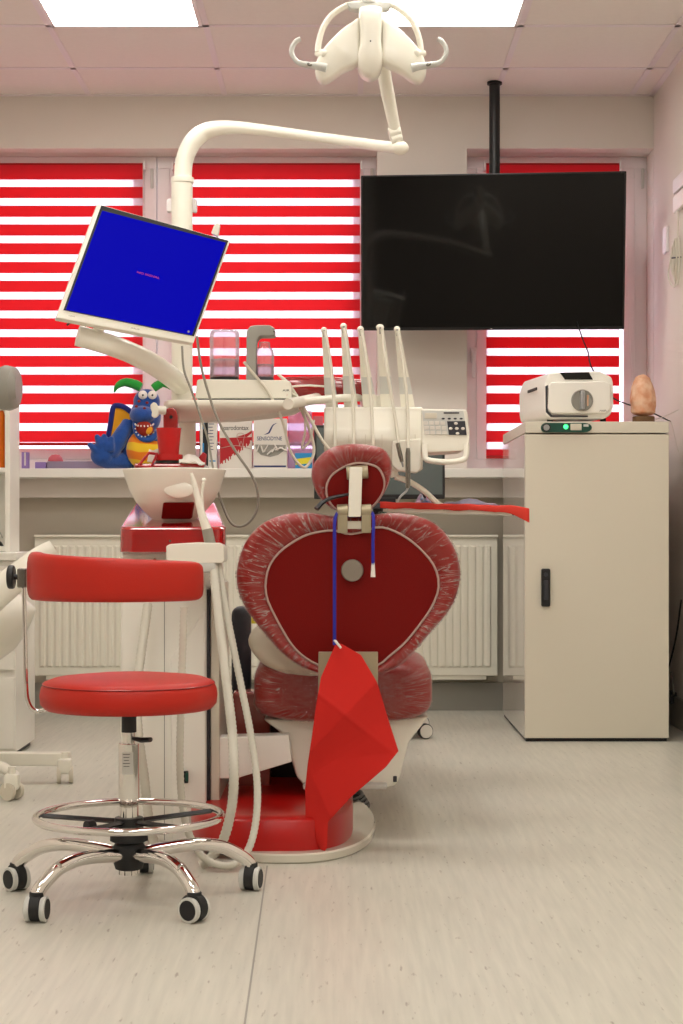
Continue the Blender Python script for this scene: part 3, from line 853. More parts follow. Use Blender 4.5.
# foot ring
zr = pz(816, Ys0); rr = 92 * u
m = MB(); m.tube([O + Vector((rr * math.cos(2 * PI * k / 64), rr * math.sin(2 * PI * k / 64), zr)) for k in range(64)], .0085, 12, closed=True); m.build('foot_ring', 'chrome', root)
m = MB(); m.cyl((xk, Ys0, zr - .028), (xk, Ys0, zr - .002), .032, 24, bev=.003)
for a in (100, 28, -44, -116, 172):
    a = math.radians(a); d = Vector((math.cos(a), math.sin(a), 0))
    p0 = O + Vector((0, 0, zr - .012)) + d * .02; p1 = O + Vector((0, 0, zr - .004)) + d * (rr - .006)
    m.tube([p0, p1], [.010, .009], 4, sx=1.0, sy=.6)
m.build('ring_spokes', 'black', root)
m = MB(); c = O + Vector((.0, 0, zr - .012)); m.cyl(c + Vector((-.07, -.05, 0)), c + Vector((-.085, -.065, 0)), .013, 16, bev=.003); m.build('ring_knob', 'black', root)
# base hub
m = MB(); m.lathe([(.020, .062), (.030, .066), (.036, .085), (.037, .112), (.030, .122), (.042, .128), (.040, .148), (.024, .152)], O, n=32); m.build('hub', 'blackm', root)
m = MB(); m.cyl(O + Vector((0, 0, .054)), O + Vector((0, 0, .066)), .024, 20); m.build('hub_cap', 'chrome', root)
# legs and castors
R5 = .277
for a in (-126, -54, 18, 162, 90):
    a_ = math.radians(a); d = Vector((math.cos(a_), math.sin(a_), 0))
    pts = catmull([O + d * r + Vector((0, 0, z)) for r, z in ((.03, .098), (.07, .104), (.15, .110), (.21, .101), (.25, .080), (.272, .062), (R5, .046))], 6)
    m = MB(); m.tube(pts, .0150, 16); m.build('leg', 'chrome', root)
    cc = O + d * R5; n_ = Vector((-d.y, d.x, 0)); sw = math.radians({-126: 30, -54: 20, 18: 60, 162: -30, 90: 10}[a])
    n_ = Matrix.Rotation(sw, 3, 'Z') @ n_
    m = MB(); m.cyl(cc + Vector((0, 0, .030)), cc + Vector((0, 0, .062)), .0155, 16, bev=.002)
    m.cyl(cc - n_ * .010 + Vector((0, 0, .030)), cc + n_ * .010 + Vector((0, 0, .030)), .029, 24)
    hood = m.build('castor_housing', 'blackm', root)
    for sgn in (-1, 1):
        m = MB(); c1 = cc + n_ * sgn * .0105 + Vector((0, 0, .0265)); c2 = cc + n_ * sgn * .022 + Vector((0, 0, .0265))
        m.cyl(c1, c2, .0265, 28, bev=.002)
        wh = m.build('castor_wheel', 'lgrey', root)
        m = MB(); m.cyl(c2 - n_ * sgn * .004, c2 + n_ * sgn * .0015, .021, 24, bev=.001); m.build('wheel_cap', 'blackm', wh)

# ------------------------------------------------------------------ left edge: desk unit, shelves, cart
Yd0, Yd1 = 6.04, 6.42
xr = pxx(35, Yd1)
root = thing('drawer_unit', 'white drawer pedestal under the worktop at the left edge', 'drawer unit', (xr - .2, Yd0, 0))
m = MB(); m.box((xr - .2, (Yd0 + Yd1) / 2, .36), (.4, Yd1 - Yd0, .68), .003); m.build('body', 'white', root)
m = MB(); m.box((xr - .2, (Yd0 + Yd1) / 2, .012), (.37, Yd1 - Yd0 - .03, .024), .002); m.build('plinth', 'dgrey', root)
for z, h in ((.16, .26), (.43, .24), (.62, .13)):
    m = MB(); m.box((xr - .2, Yd0 - .009, z), (.394, .018, h - .008), .003); d = m.build('drawer', 'white', root)
    m = MB(); m.tube([(xr - .26, Yd0 - .018, z + .03), (xr - .26, Yd0 - .04, z + .03), (xr - .14, Yd0 - .04, z + .03), (xr - .14, Yd0 - .018, z + .03)], .004, 8); m.build('handle', 'steel', d)
m = MB(); m.box((xr - .325, (Yd0 + Yd1) / 2, .715), (.66, Yd1 - Yd0 + .04, .028), .004)
o = m.build('worktop', 'white'); tag(o, 'white worktop board lying on the drawer pedestal at left edge', 'worktop')
# shelf rack on the worktop
xs = pxx(20, Yd1); zt = pz(380, Yd1)
root = thing('shelf_rack', 'white open shelf rack standing on the worktop at the left edge', 'shelf', (xs - .2, Yd0 + .1, .729))
yr0 = 6.24
for x in (xs - .012, xs - .42): MB().box((x, (yr0 + Yd1) / 2, (.729 + zt) / 2), (.02, Yd1 - yr0, zt - .729), .002).build('side_panel', 'white', root)
m = MB(); m.box((xs - .216, Yd1 - .006, (.729 + zt) / 2), (.40, .01, zt - .729), .001); m.build('back_panel', 'white', root)
for pyv in (470, 386):
    m = MB(); m.box((xs - .216, (yr0 + Yd1) / 2 - .004, pz(pyv, yr0)), (.39, Yd1 - yr0 - .014, .018), .002); m.build('shelf_board', 'white', root)
m = MB(); m.box((xs - .216, (yr0 + Yd1) / 2, .741), (.39, Yd1 - yr0 - .014, .02), .002); m.build('shelf_board', 'white', root)
# orange bottle on the middle shelf
zs_ = pz(470, yr0) + .009; ob = Vector((xs - .052, yr0 + .05, zs_))
root = thing('orange_bottle', 'orange bottle on the white shelf rack at the left edge', 'bottle', ob)
m = MB(); m.lathe([(.025, 0), (.028, .004), (.028, .012), (.024, .02), (.022, .19), (.016, .21), (.012, .212)], ob, n=32); m.build('bottle_body', 'orange', root)
m = MB(); m.cyl(ob + Vector((0, 0, .212)), ob + Vector((0, 0, .235)), .014, 20, bev=.002); m.build('bottle_cap', 'white', root)
# little dark plant-like tool on lower shelf
pc = Vector((xs - .055, yr0 + .03, .751))
root = thing('desk_clip', 'small black clip lying on the lowest board of shelf rack', 'clip', pc)
m = MB(); m.prism([pc + Vector(v) for v in ((-.02, 0, 0), (.02, 0, 0), (.012, 0, .014), (0, 0, .02), (-.012, 0, .014))], (0, .02, 0), .002); m.build('clip_body', 'black', root)
m = MB(); m.tube([pc + Vector((0, .01, .018)), pc + Vector((-.012, .01, .045)), pc + Vector((-.02, .01, .05))], .0015, 6); m.tube([pc + Vector((0, .01, .018)), pc + Vector((.01, .01, .05)), pc + Vector((.016, .01, .03))], .0015, 6); m.build('wire_arm', 'steel', root)

# mobile treatment cart, mostly outside the frame
Yq = 5.35; qx = pxx(-30, Yq)
root = thing('mobile_cart', 'cream mobile cart with tapered handle and castors cut by left edge', 'cart', (qx, Yq, 0))
m = MB()
m.box(((qx + pxx(70, 5.46)) / 2, 5.46, pz(758.5, 5.46)), (pxx(70, 5.46) - qx, .05, L(13, 5.46)), .006)
m.tube([(qx, Yq - .05, .125), (pxx(4, 5.15), 5.15, pz(768, 5.15)), (pxx(14, 5.12), 5.12, pz(775, 5.12)), (pxx(14, 5.1), 5.1, .055)], .017, 12)
m.box((qx - .05, Yq, .12), (.2, .35, .05), .01)
m.build('base_frame', 'cream', root)
m = MB(); m.cyl((qx - .02, Yq, .13), (qx - .02, Yq, .62), .04, 24); m.build('column', 'cream', root)
for cx_, cy_, a in ((pxx(65, 5.44), 5.44, 8), (pxx(12, 5.1), 5.1, 60), (qx - .16, 5.2, 0), (qx - .16, 5.5, 0)):
    d = Vector((math.cos(math.radians(a)), math.sin(math.radians(a)), 0))
    m = MB(); m.cyl((cx_, cy_, .05), (cx_, cy_, .10), .012, 12); m.box((cx_, cy_, .055), (.045, .045, .05), .01); h = m.build('castor_fork', 'cream', root)
    for sg in (-1, 1):
        c = Vector((cx_, cy_, .0275)); m = MB(); m.cyl(c + d * sg * .012, c + d * sg * .026, .0275, 24, bev=.003); m.build('castor_wheel', 'creamd', root)
# shell of the cart head (tray with rounded belly) and its handle
m = MB()
rings = []
sec = [(-60, 590, 668), (-20, 582, 668), (0, 584, 660), (14, 590, 650), (24, 598, 636), (31, 604, 622), (35, 608, 612)]
for x, y0, y1 in sec:
    ring = []
    for k in range(16):
        a = 2 * PI * k / 16
        Yc = 5.25 + .16 * math.cos(a) * max(.08, (y1 - y0) / 80)
        ring.append((pxx(x, 5.25), Yc, pz((y0 + y1) / 2, 5.25) + L((y1 - y0) / 2, 5.25) * math.sin(a)))
    rings.append(ring)
m.loft(rings); m.build('head_shell', 'cream', root, ang=60)
m = MB()
m.tube(catmull([P(-40, 624, 4.95), P(0, 591, 4.98), P(28, 568, 5.0), P(42, 556, 5.02), P(54, 548, 5.03)], 6), [.05 - .001 * i for i in range(25)], 20, sx=.6, sy=1)
m.tube([P(-30, 632, 4.95), P(-28, 625, 5.25)], .02, 12)
m.build('handle', 'cream', root)
m = MB(); m.box(P(-20, 577, 5.3), (.16, .25, .035), .012); m.build('tray', 'white', root)
m = MB(); c = P(9, 388, 5.45)
m.tube([P(-30, 392, 5.5), P(-2, 390, 5.47), P(2, 389, 5.46), P(8, 388, 5.45), P(15, 388, 5.44), P(18, 388, 5.44)], [.056, .060, .068, .073, .066, .045], 32)
m.build('lamp_drum', 'grey', root)
m = MB(); m.tube(catmull([(qx - .02, Yq, .60), (qx - .05, Yq, .9), (qx - .04, 5.45, 1.2), P(-28, 392, 5.5)], 6), .018, 12); m.build('riser', 'cream', root)
# ------------------------------------------------------------------ dental unit (spittoon side)
Yu = 4.40
root = thing('dental_unit', 'white and red dental unit with round spittoon bowl, hoses and tall post', 'dental unit', (pxx(170, Yu), Yu + .2, 0))
def pb(pp, th, bev=.004, Y=Yu, mi=0): return MB().pprism(pp, Y, th, bev)
ux0, ux1 = pxx(120, Yu), pxx(219, Yu)
m = MB(); m.box(((pxx(120, Yu) + pxx(206, Yu)) / 2, Yu + .33, (pz(552, Yu) + .0) / 2), (pxx(206, Yu) - pxx(120, Yu), .66, pz(552, Yu) - .0), .012); body = m.build('body', 'white', root)
m = MB(); m.box(((pxx(209, Yu) + pxx(219, Yu)) / 2, Yu + .21, (pz(585, Yu)) / 2 + .02), (L(9.5, Yu), .36, pz(585, Yu) - .04), .006); m.build('side_strip', 'creamd', root)
m = MB(); m.box((pxx(207.4, Yu), Yu + .21, (pz(590, Yu)) / 2 + .02), (L(3, Yu), .37, pz(590, Yu) - .04)); m.build('dark_slot', 'dgrey', root)
m = MB()
m.box((pxx(164.5, Yu), Yu - .001, pz(700, Yu)), (.0018, .003, L(280, Yu)))
m.build('panel_seam', 'grey', body)
m = MB(); m.cyl(P(154.5, 559.5, Yu - .004), P(154.5, 559.5, Yu + .002), .0035, 12); m.build('screw', 'steel', body)
m = MB(); m.pprism([(170, 660), (205, 610), (206, 840), (172, 845)], Yu - .010, .012, .006); m.build('raised_panel', 'white', body)
m = MB(); m.box(P(186, 777, Yu - .014), (L(4.5, Yu), .012, L(12, Yu)), .002); sw = m.build('switch_frame', 'black', root)
m = MB(); m.box(P(187, 777, Yu - .021), (L(2.8, Yu), .006, L(8.5, Yu)), .001); m.build('switch_rocker', 'green', sw)
# red cap with sloping glossy top
m = MB(); b = bmesh.new()
yc0, yc1 = 4.30, 5.06
x0, x1 = pxx(119, yc0), pxx(227, yc0)
rr_ = .035
def rr_ring(x0, x1, y0, y1, r, z):
    pts = []
    for (cx_, cy_, a0) in ((x1 - r, y0 + r, -90), (x1 - r, y1 - r, 0), (x0 + r, y1 - r, 90), (x0 + r, y0 + r, 180)):
        for k in range(7):
            a = math.radians(a0 + 15 * k); pts.append(Vector((cx_ + r * math.cos(a), cy_ + r * math.sin(a), z(cx_ + r * math.cos(a), cy_ + r * math.sin(a)) if callable(z) else z)))
    return pts
ztop = lambda x, y: pz(527, yc0) + (y - yc0) * .10
zb_ = pz(553.5, yc0)
m.loft([rr_ring(x0 + .012, x1 - .012, yc0 + .012, yc1, .03, zb_ + .0), rr_ring(x0, x1, yc0, yc1, rr_, zb_ + .004),
        rr_ring(x0 + .001, x1 - .001, yc0 + .001, yc1, rr_, lambda x, y: ztop(x, y) - .006),
        rr_ring(x0 + .006, x1 - .006, yc0 + .006, yc1 - .004, rr_, lambda x, y: ztop(x, y) - .001),
        rr_ring(x0 + .012, x1 - .012, yc0 + .012, yc1 - .01, rr_, ztop)])
xb0_, xb1_ = pxx(135, yc1), pxx(216, yc1)
for v in m.bm.verts:
    t_ = (v.co.y - yc0) / (yc1 - yc0); k_ = (v.co.x - x0) / (x1 - x0)
    v.co.x = (x0 + (xb0_ - x0) * t_) * (1 - k_) + (x1 + (xb1_ - x1) * t_) * k_
m.build('red_cap', 'redg', root, ang=35)
m = MB(); m.cyl(P(170, 541, yc0 - .001), P(170, 541, yc0 + .003), .003, 10); m.build('cap_screw', 'steel', root)
# pedestal under the bowl and the bowl itself
Yb = 4.52; bc = Vector((pxx(174.5, Yb), Yb, 0)); ub = L(1, Yb)
Z = lambda py: pz(py, Yb)
m = MB(); m.lathe([(.0, Z(527)), (17 * ub, Z(527)), (21 * ub, Z(520)), (30 * ub, Z(512)), (38.5 * ub, Z(502)), (45 * ub, Z(490)), (49 * ub, Z(478)), (51 * ub, Z(472)), (51.5 * ub, Z(470)), (50.5 * ub, Z(469.3)), (48 * ub, Z(471)), (44 * ub, Z(483)), (36 * ub, Z(496)), (20 * ub, Z(504)), (0, Z(505))], bc, n=64)
m.build('spittoon_bowl', 'cream', root, ang=60)
m = MB(); m.ell(P(179, 490, Yb - .118), (L(14.5, Yb), .006, L(8.0, Yb))); m.build('bowl_grip', 'cream', root)
m = MB(); m.prism([P(163, 502.5, Yb - .108), P(194, 502.5, Yb - .108), P(191, 519, Yb - .075), P(161, 519, Yb - .075)], (0, .06, .004), .004); m.build('bowl_insert', 'redf', root)
m = MB(); m.lathe([(20 * ub, Z(528)), (18 * ub, Z(520)), (16 * ub, Z(515))], bc, n=32); m.lathe([(28 * ub, Z(527)), (28 * ub, Z(523)), (22 * ub, Z(521)), (18 * ub, Z(521))], bc, n=40); m.build('bowl_collar', 'redg', root)
# cup filler stand on the back shelf of the unit
Yt = 4.74
m = MB(); m.box(P(172, 467, Yt) + Vector((0, 0, 0)), (L(70, Yt), .16, L(5, Yt)), .006); m.cyl(P(172, 469, Yt), P(172, 505, Yt), .035, 24); tray_ = m.build('cup_shelf', 'redg', root)
cxp = pxx(169.5, Yt)
m = MB(); m.cyl((cxp, Yt - .02, pz(464.8, Yt)), (cxp, Yt - .02, pz(461.5, Yt)), L(13, Yt), 28); m.build('drip_grid', 'black', root)
Yq2 = Yt + .06
m = MB(); m.pprism([(163, 462), (163, 415), (165, 409.5), (169, 407), (173, 407), (176.5, 410), (178, 416), (178, 462)], Yq2 - .02, .05, .006); m.build('cup_filler', 'redg', root)
m = MB(); m.cyl(P(171, 417, Yq2 - .023), P(171, 417, Yq2 - .018), .005, 14); m.build('filler_sensor', 'black', root)
m = MB(); m.tube([P(165, 410.5, Yq2 - .04), P(157, 410, Yq2 - .05)], .012, 14); m.pprism([(150, 405), (153, 402), (156, 402.5), (157, 405), (159, 407), (159, 414), (157, 417), (154, 418), (151, 416), (152, 412), (150.5, 409)], Yq2 - .06, .016, .004); m.build('filler_spout', 'cream', root)
# red cup standing in the filler
cb = Vector((cxp, Yt - .02, pz(461.4, Yt)))
hc_ = pz(429, Yt) - cb.z
cup = thing('drinking_cup', 'translucent red plastic cup standing in the cup filler above spittoon', 'cup', cb)
m = MB(); m.lathe([(L(9, Yt), 0), (L(9.5, Yt), .002), (L(12.4, Yt), hc_), (L(12.9, Yt), hc_ + .001), (L(12, Yt), hc_ + .0015), (L(8.8, Yt), .005), (0, .004)], cb, n=36); m.build('cup_wall', 'redcup', cup)
m = MB(); m.lathe([(L(9.2, Yt), .0), (L(13.6, Yt), .001), (L(14.2, Yt), .004), (L(13.8, Yt), .018), (L(10.2, Yt), .0185)], cb, n=36); m.build('cup_holder', 'redcup', cup)
# tissue and red folder lying at the back of the shelf
m = MB(); b = bmesh.new()
for i in range(9):
    for j in range(5):
        b.verts.new(P(179 + 26 * i / 8, 463.5 - (3 + 8 * j / 4) * math.sin(PI * min(1, (i + 1.5) / 9)) * (.8 + .2 * math.sin(j * 1.1 + i * .7)), 4.62 + .018 * j) + Vector((0, 0, .003 * math.sin(i * 1.7 + j))))
b.verts.ensure_lookup_table()
for i in range(8):
    for j in range(4): b.faces.new([b.verts[i * 5 + j], b.verts[(i + 1) * 5 + j], b.verts[(i + 1) * 5 + j + 1], b.verts[i * 5 + j + 1]])
r = bmesh.ops.extrude_face_region(b, geom=b.faces[:]); bmesh.ops.translate(b, vec=(0, 0, -.004), verts=[g for g in r['geom'] if isinstance(g, bmesh.types.BMVert)])
m._add(b); o = m.build('paper_tissue', 'paper'); tag(o, 'crumpled white paper tissue lying beside the red cup', 'tissue')
m = MB(); m.tube([P(138, 466, 4.64), P(149, 453, 4.70), P(157, 454, 4.70), P(151, 467, 4.64), P(138, 466, 4.64)], .004, 6); m.pprism([(196, 468), (199, 457), (203, 452), (206, 454), (205, 468)], 4.71, .03, .001)
m.box(P(171, 466.5, Yt + .09), (L(68, Yt), .09, L(4, Yt)), .003)
o = m.build('red_tray', 'cardred'); tag(o, 'shallow red tray with raised corners behind the spittoon bowl', 'tray')

m = MB(); m.prism([P(147, 462, 4.72), P(149, 449, 4.76), P(153, 450.5, 4.76), P(158, 448.5, 4.76), P(158, 463, 4.72)], (0, .012, 0), .002); o = m.build('folded_tissue', 'paper'); tag(o, 'small folded white tissue standing left of the red cup', 'tissue')
# assistant holder, suction tip, hoses
Ya = 4.24
m = MB(); m.pprism([(166, 546), (170, 544), (196, 542.5), (219, 543), (224, 546), (224, 561), (222, 563), (170, 563.5), (166, 562)], Ya, .14, .008); m.build('instrument_holder', 'cream', root)
m = MB(); m.box(P(205, 566, Ya + .08), (L(28, Ya), .16, .03), .01); m.build('holder_bracket', 'lgrey', root)
tip = thing('suction_tip', 'tapered white suction tip leaning across the spittoon bowl', 'suction tip', P(210, 545, Ya + .03))
m = MB(); m.tube([P(191, 473, Ya + .03), P(194, 482, Ya + .03), P(201, 512, Ya + .03), P(207, 530, Ya + .03)], [.004, .006, .010, .0125], 14); m.build('nozzle', 'cream', tip)
m = MB(); m.tube([P(207, 529, Ya + .03), P(210.5, 545, Ya + .03)], [.0135, .014], 14); m.build('grip', 'gcable', tip)
m = MB(); m.tube(catmull([P(205, 522, Ya + .06), P(202, 500, Ya + .06), P(203, 486, Ya + .06), P(205, 479, Ya + .06)], 5), .004, 10)
m.ell(P(204, 480, Ya + .06), .006)
o = m.build('saliva_ejector', 'cream'); tag(o, 'thin white saliva ejector behind the tapered suction tip', 'suction tip')
def hose(pp, Y, r, Y1=None):
    n = len(pp); Y1 = Y if Y1 is None else Y1
    YY = lambda i: Y + (Y1 - Y) * min(1, i / (n * .45))
    pts = resample(catmull([P(x, y, YY(i)) for i, (x, y) in enumerate(pp)], 10), .0055)
    m = MB(); m.tube(pts, [r if i % 2 else r * .86 for i in range(len(pts))], 14); m.build('ribbed_hose', 'hose', root)
hose([(213, 562), (218, 610), (225, 670), (232, 730), (234, 770), (232, 805), (224, 838), (212, 856), (200, 866)], Ya + .02, .0125, 4.07)
hose([(218, 562), (228, 620), (240, 680), (250, 730), (257, 780), (256, 820), (248, 850), (232, 865), (210, 862), (194, 845), (184, 815), (180, 770), (181, 700), (183, 640), (184, 606)], Ya + .04, .0095, 4.03)
hose([(148, 604), (143, 640), (137, 690), (138, 730), (144, 775), (149, 820), (156, 848)], Ya + .10, .0125, 4.2)

# white swing arm joining unit and chair
m = MB(); m.pprism([(207, 738), (289, 735), (292, 762), (237, 778.5), (207, 779)], Yu + .04, .07, .004); sa = m.build('link_arm', 'white', root)
m = MB(); m.cyl(P(213, 748, Yu + .036), P(213, 748, Yu + .042), L(3, Yu), 16, bev=.001); m.build('arm_screw', 'steel', sa)

# post with shelf
Yp = 4.98; up_ = L(1, Yp)
m = MB(); m.cyl((pxx(182, Yp), Yp, pz(403, Yp)), (pxx(182, Yp), Yp, pz(181, Yp)), 10.6 * up_, 32); m.build('post', 'cream', root)
m = MB(); m.cyl((pxx(186, Yp), Yp + .03, pz(500, Yp)), (pxx(186, Yp), Yp + .03, pz(404, Yp)), 9 * up_, 28); m.build('lower_post', 'cream', root)
m = MB()
top = pz(404.5, Yp)
sh = [(pxx(x, 4.86), y) for x, y in ((163, 4.90), (166, 4.84), (178, 4.80), (250, 4.80), (288, 4.80), (296, 4.84), (297, 4.98), (290, 5.06), (180, 5.12), (164, 5.08))]
sh = [(v.x, v.y) for v in catmull([(x, y, 0) for x, y in sh], 4, True)]
cxs = sum(x for x, y in sh) / len(sh); cys = sum(y for x, y in sh) / len(sh)
def shr(k, z, dx=0): return [Vector((cxs + dx + (x - cxs) * k, cys + (y - cys) * k, z)) for x, y in sh]
m.loft([shr(.45, top - .052, -.07), shr(.72, top - .040, -.03), shr(.9, top - .028), shr(.985, top - .017), shr(1, top - .013), shr(1, top - .003), shr(.985, top)])
m.build('upper_shelf', 'cream', root, ang=50)
# window side grey bracket on the post
m = MB(); m.box(P(182, 206, Yp + .04), (L(30, Yp), .03, L(13, Yp)), .004); m.build('post_clip', 'frame', root)

# bottle station on the shelf
Yv = 4.83
zsb = top
st_ = thing('bottle_station', 'cream water bottle station with grey upright on the unit shelf', 'bottle station', (pxx(243, Yv), Yv + .07, zsb))
zt_ = pz(379, Yv)
m = MB(); m.prism([Vector((pxx(x, Yv), Yv, z)) for x, z in ((195, zsb + .006), (197, zt_ - .002), (200, zt_), (287, zt_ - .003), (291, zt_ - .010), (291.5, zsb + .006))], (0, .15, 0), .005); sb = m.build('base', 'cream', st_)
m = MB(); m.box((pxx(244, Yv), Yv + .075, zsb + .0035), (L(92, Yv), .14, .007)); m.build('base_gasket', 'black', st_)
m = MB(); m.text('AIR', P(286, 390.5, Yv - .0005), (1, 0, 0), (0, 0, 1), .008, width=L(7, Yv), bold=.01); m.text('2', P(287, 395, Yv - .0005), (1, 0, 0), (0, 0, 1), .006, mi=1); m.build('lettering', ['blackink', 'redink'], sb)
m = MB(); m.pprism([(246, 380), (246.5, 331), (250, 326), (256, 325), (270, 325), (274.5, 328), (275, 335.5), (270, 336), (260, 336), (256.5, 340), (256, 350), (256, 380)], Yv + .04, .07, .004); m.build('bottle_bracket', 'grey', st_)
m = MB(); m.cyl(P(274, 331.5, Yv + .036), P(274, 331.5, Yv + .042), .002, 8); m.build('bracket_screw', 'black', st_)
def bottle(name, label, cxpx, y0, y1, rpx, kind, capm):
    o = Vector((pxx(cxpx, Yv + .07), Yv + .07, zt_)); q = L(1, Yv + .07); H = (y1 - y0) * q
    t = thing(name, label, 'bottle', o, 'clear bottles on the bottle station')
    m = MB()
    if kind == 0:
        prof = [(rpx * q * .93, .008), (rpx * q, .012), (rpx * q, H * .42), (rpx * q * 1.0, H * .9), (rpx * q * .96, H * .96), (rpx * q * .85, H * .99), (0, H)]
    else:
        prof = [(rpx * q * .8, .008), (rpx * q, .014), (rpx * q, H * .68), (rpx * q * .9, H * .8), (rpx * q * .6, H * .88), (rpx * q * .55, H), (0, H)]
    m.lathe(prof, o, n=40); m.build('bottle_wall', 'bottle', t)
    m = MB(); r2 = rpx * q * .93; m.lathe([(r2 * .8, .012), (r2, .016), (r2, H * .42), (0, H * .42)], o, n=36); m.build('water', 'water', t)
    m = MB(); m.cyl(o + Vector((0, 0, .0)), o + Vector((0, 0, .010)), rpx * q * .98, 32, bev=.001); m.build('bottle_cap', capm, t)
    return t
bottle('water_bottle', 'larger clear bottle with black foot, left on the bottle station', 224.5, 326, 377, 14.8, 0, 'black')
bottle('water_bottle', 'smaller clear bottle under the grey upright of the bottle station', 264.5, 338, 377, 9.6, 1, 'dgrey')
# supply hoses from the station to the console
def cable(pp, r, parent, name, mat, Ys):
    n = len(pp)
    pts = catmull([P(x, y, Ys[0] + (Ys[1] - Ys[0]) * i / (n - 1)) for i, (x, y) in enumerate(pp)], 8)
    m = MB(); m.tube(pts, r, 10); m.build(name, mat, parent)
cable([(244, 362), (252, 372), (268, 392), (282, 420), (290, 450), (301, 466), (308, 465), (314, 450), (308, 425), (296, 400), (284, 384)], .0042, st_, 'supply_hose', 'cable', (4.80, 4.90))
cable([(278, 374), (290, 386), (308, 415), (322, 440), (334, 455)], .0045, st_, 'supply_hose', 'cable', (4.88, 4.86))
cable([(280, 392), (296, 396), (304, 412), (305, 432), (302, 448), (310, 440), (314, 420)], .0035, st_, 'supply_hose', 'cable', (4.86, 4.90))

# ------------------------------------------------------------------ monitor on its arm
def mquad(px, py):
    """point in the monitor plane: the screen leans back and to one side"""
    return P(px, py, 4.50 + (px - 56) * .0009 + (340 - py) * .0004)
mc = mquad(145, 270)
mon = thing('computer_monitor', 'tilted computer monitor with a plain blue lit screen on a cream arm', 'monitor', mc)
TL, TR, BR, BL = mquad(97.5, 203.5), mquad(230.5, 240.5), mquad(193.5, 343.5), mquad(56, 318)
def mon_pt(u, v): return (TL * (1 - u) + TR * u) * (1 - v) + (BL * (1 - u) + BR * u) * v
nrm = (TR - TL).cross(BL - TL).normalized()
if nrm.y > 0: nrm = -nrm
back = -nrm
m = MB(); m.prism([mon_pt(0, 0), mon_pt(1, 0), mon_pt(1, 1), mon_pt(0, 1)], back * .030, .004); m.build('case', 'cream', mon)
m = MB(); m.prism([mon_pt(.03, .008) + nrm * .002, mon_pt(.985, .008) + nrm * .002, mon_pt(.985, .935) + nrm * .002, mon_pt(.03, .925) + nrm * .002], back * .004, .0005); m.build('bezel', 'black', mon)
m = MB(); m.prism([mon_pt(.048, .05) + nrm * .003, mon_pt(.972, .035) + nrm * .003, mon_pt(.967, .93) + nrm * .003, mon_pt(.045, .92) + nrm * .003], back * .002); scr = m.build('screen', 'screenblue', mon)
xd = (TR - TL).normalized(); ud = (TL - BL).normalized()
m = MB(); m.text('NO SIGNAL', mquad(148, 275.5) + nrm * .0031, xd, ud, .0075, width=L(24, 4.5), bold=.02); m.build('screen_text', 'screenred', scr)
m = MB(); m.prism([mon_pt(.14, .08) + back * .028, mon_pt(.86, .08) + back * .028, mon_pt(.86, .8) + back * .028, mon_pt(.14, .8) + back * .028], back * .03, .01); m.build('rear_housing', 'cream', mon)
m = MB(); m.cyl(mquad(188, 332) + nrm * .005, mquad(188, 332) - nrm * .0, .003, 12); m.build('power_button', 'grey', mon)
m = MB(); m.text('ASUS', mon_pt(.56, .966) + nrm * .0002, (BR - BL), ud, .005, width=L(9, 4.5)); m.text('HDMI', mon_pt(.10, .962) + nrm * .0002, (BR - BL), ud, .004, width=L(6, 4.5)); m.build('lettering', 'grey', mon)
Ym = 4.66
m = MB()
m.tube(catmull([P(77.5, 335.5, Ym - .06), P(90, 339, Ym - .05), P(110, 345, Ym - .03), P(130, 352.5, Ym + .03), P(150, 362.5, Ym + .10), P(168, 374.5, Ym + .2), P(182, 386, Yp - .01)], 6), [.029] * 20 + [.030] * 17, 24)
m.build('arm', 'cream', mon, ang=60)
m = MB(); m.tube([P(99, 325, Ym - .05), P(97.5, 342, Ym - .05)], .015, 20); m.tube([P(99, 330, Ym - .05), P(108, 305, 4.645)], .013, 14); m.build('neck', 'cream', mon)
m = MB(); m.prism([P(211, 233, 4.62), P(214, 225, 4.62), P(218, 222, 4.62), (P(220, 225, 4.62)), P(218, 237, 4.62)], (0, .02, 0), .002); m.build('pen_clip', 'cream', mon)
m = MB(); m.tube(catmull([P(67, 325, 4.56), P(73, 321, 4.57), P(80, 322, 4.57), P(86, 326, 4.57)], 5), .003, 8); m.build('cable_loop', 'black', mon)
cable([(197, 336), (200, 360), (206, 385), (218, 420), (236, 452), (252, 476), (258, 495), (256, 512), (247, 524), (236, 526), (228, 518), (220, 498)], .0035, mon, 'signal_cable', 'gcable', (4.50, 4.58))
cable([(182, 346), (184, 370), (192, 392), (200, 415), (208, 440), (213, 468), (220, 500)], .003, mon, 'power_cable', 'gcable', (4.58, 4.60))

# ------------------------------------------------------------------ operating lamp
Yo = 4.60
lam = thing('operating_lamp', 'cream operating lamp with two looped handles on a bent overhead arm', 'lamp', P(183, 180, Yp))
m = MB(); m.tube(catmull([P(183, 186, Yp), P(183, 172, Yp), P(185, 158, Yp), P(192, 143, Yp), (P(203, 133, Yp)), P(216, 128.5, Yp - .01), P(232, 127.5, Yp - .02), P(262, 130, Yp - .03), P(330, 139, Yp - .07), P(398, 148.5, Yo)], 6),
               [.0265] * 24 + [.0255, .025, .0245, .024, .0235, .023, .0225, .022, .0215, .021, .0205, .020, .0195, .019, .0185, .018, .0175, .017, .0165, .016, .0158, .0155, .0152, .015, .015, .015, .015, .015, .015, .015, .015], 24); m.build('overhead_arm', 'cream', lam, ang=60)
m = MB(); m.cyl((pxx(182.5, Yp), Yp, pz(183.5, Yp)), (pxx(182.5, Yp), Yp, pz(177.5, Yp)), L(11.5, Yp), 32, bev=.003); m.build('collar', 'cream', lam)
m = MB(); m.ell(P(400, 148, Yo), (.024, .019, .019)); m.build('elbow_cap', 'cream', lam)
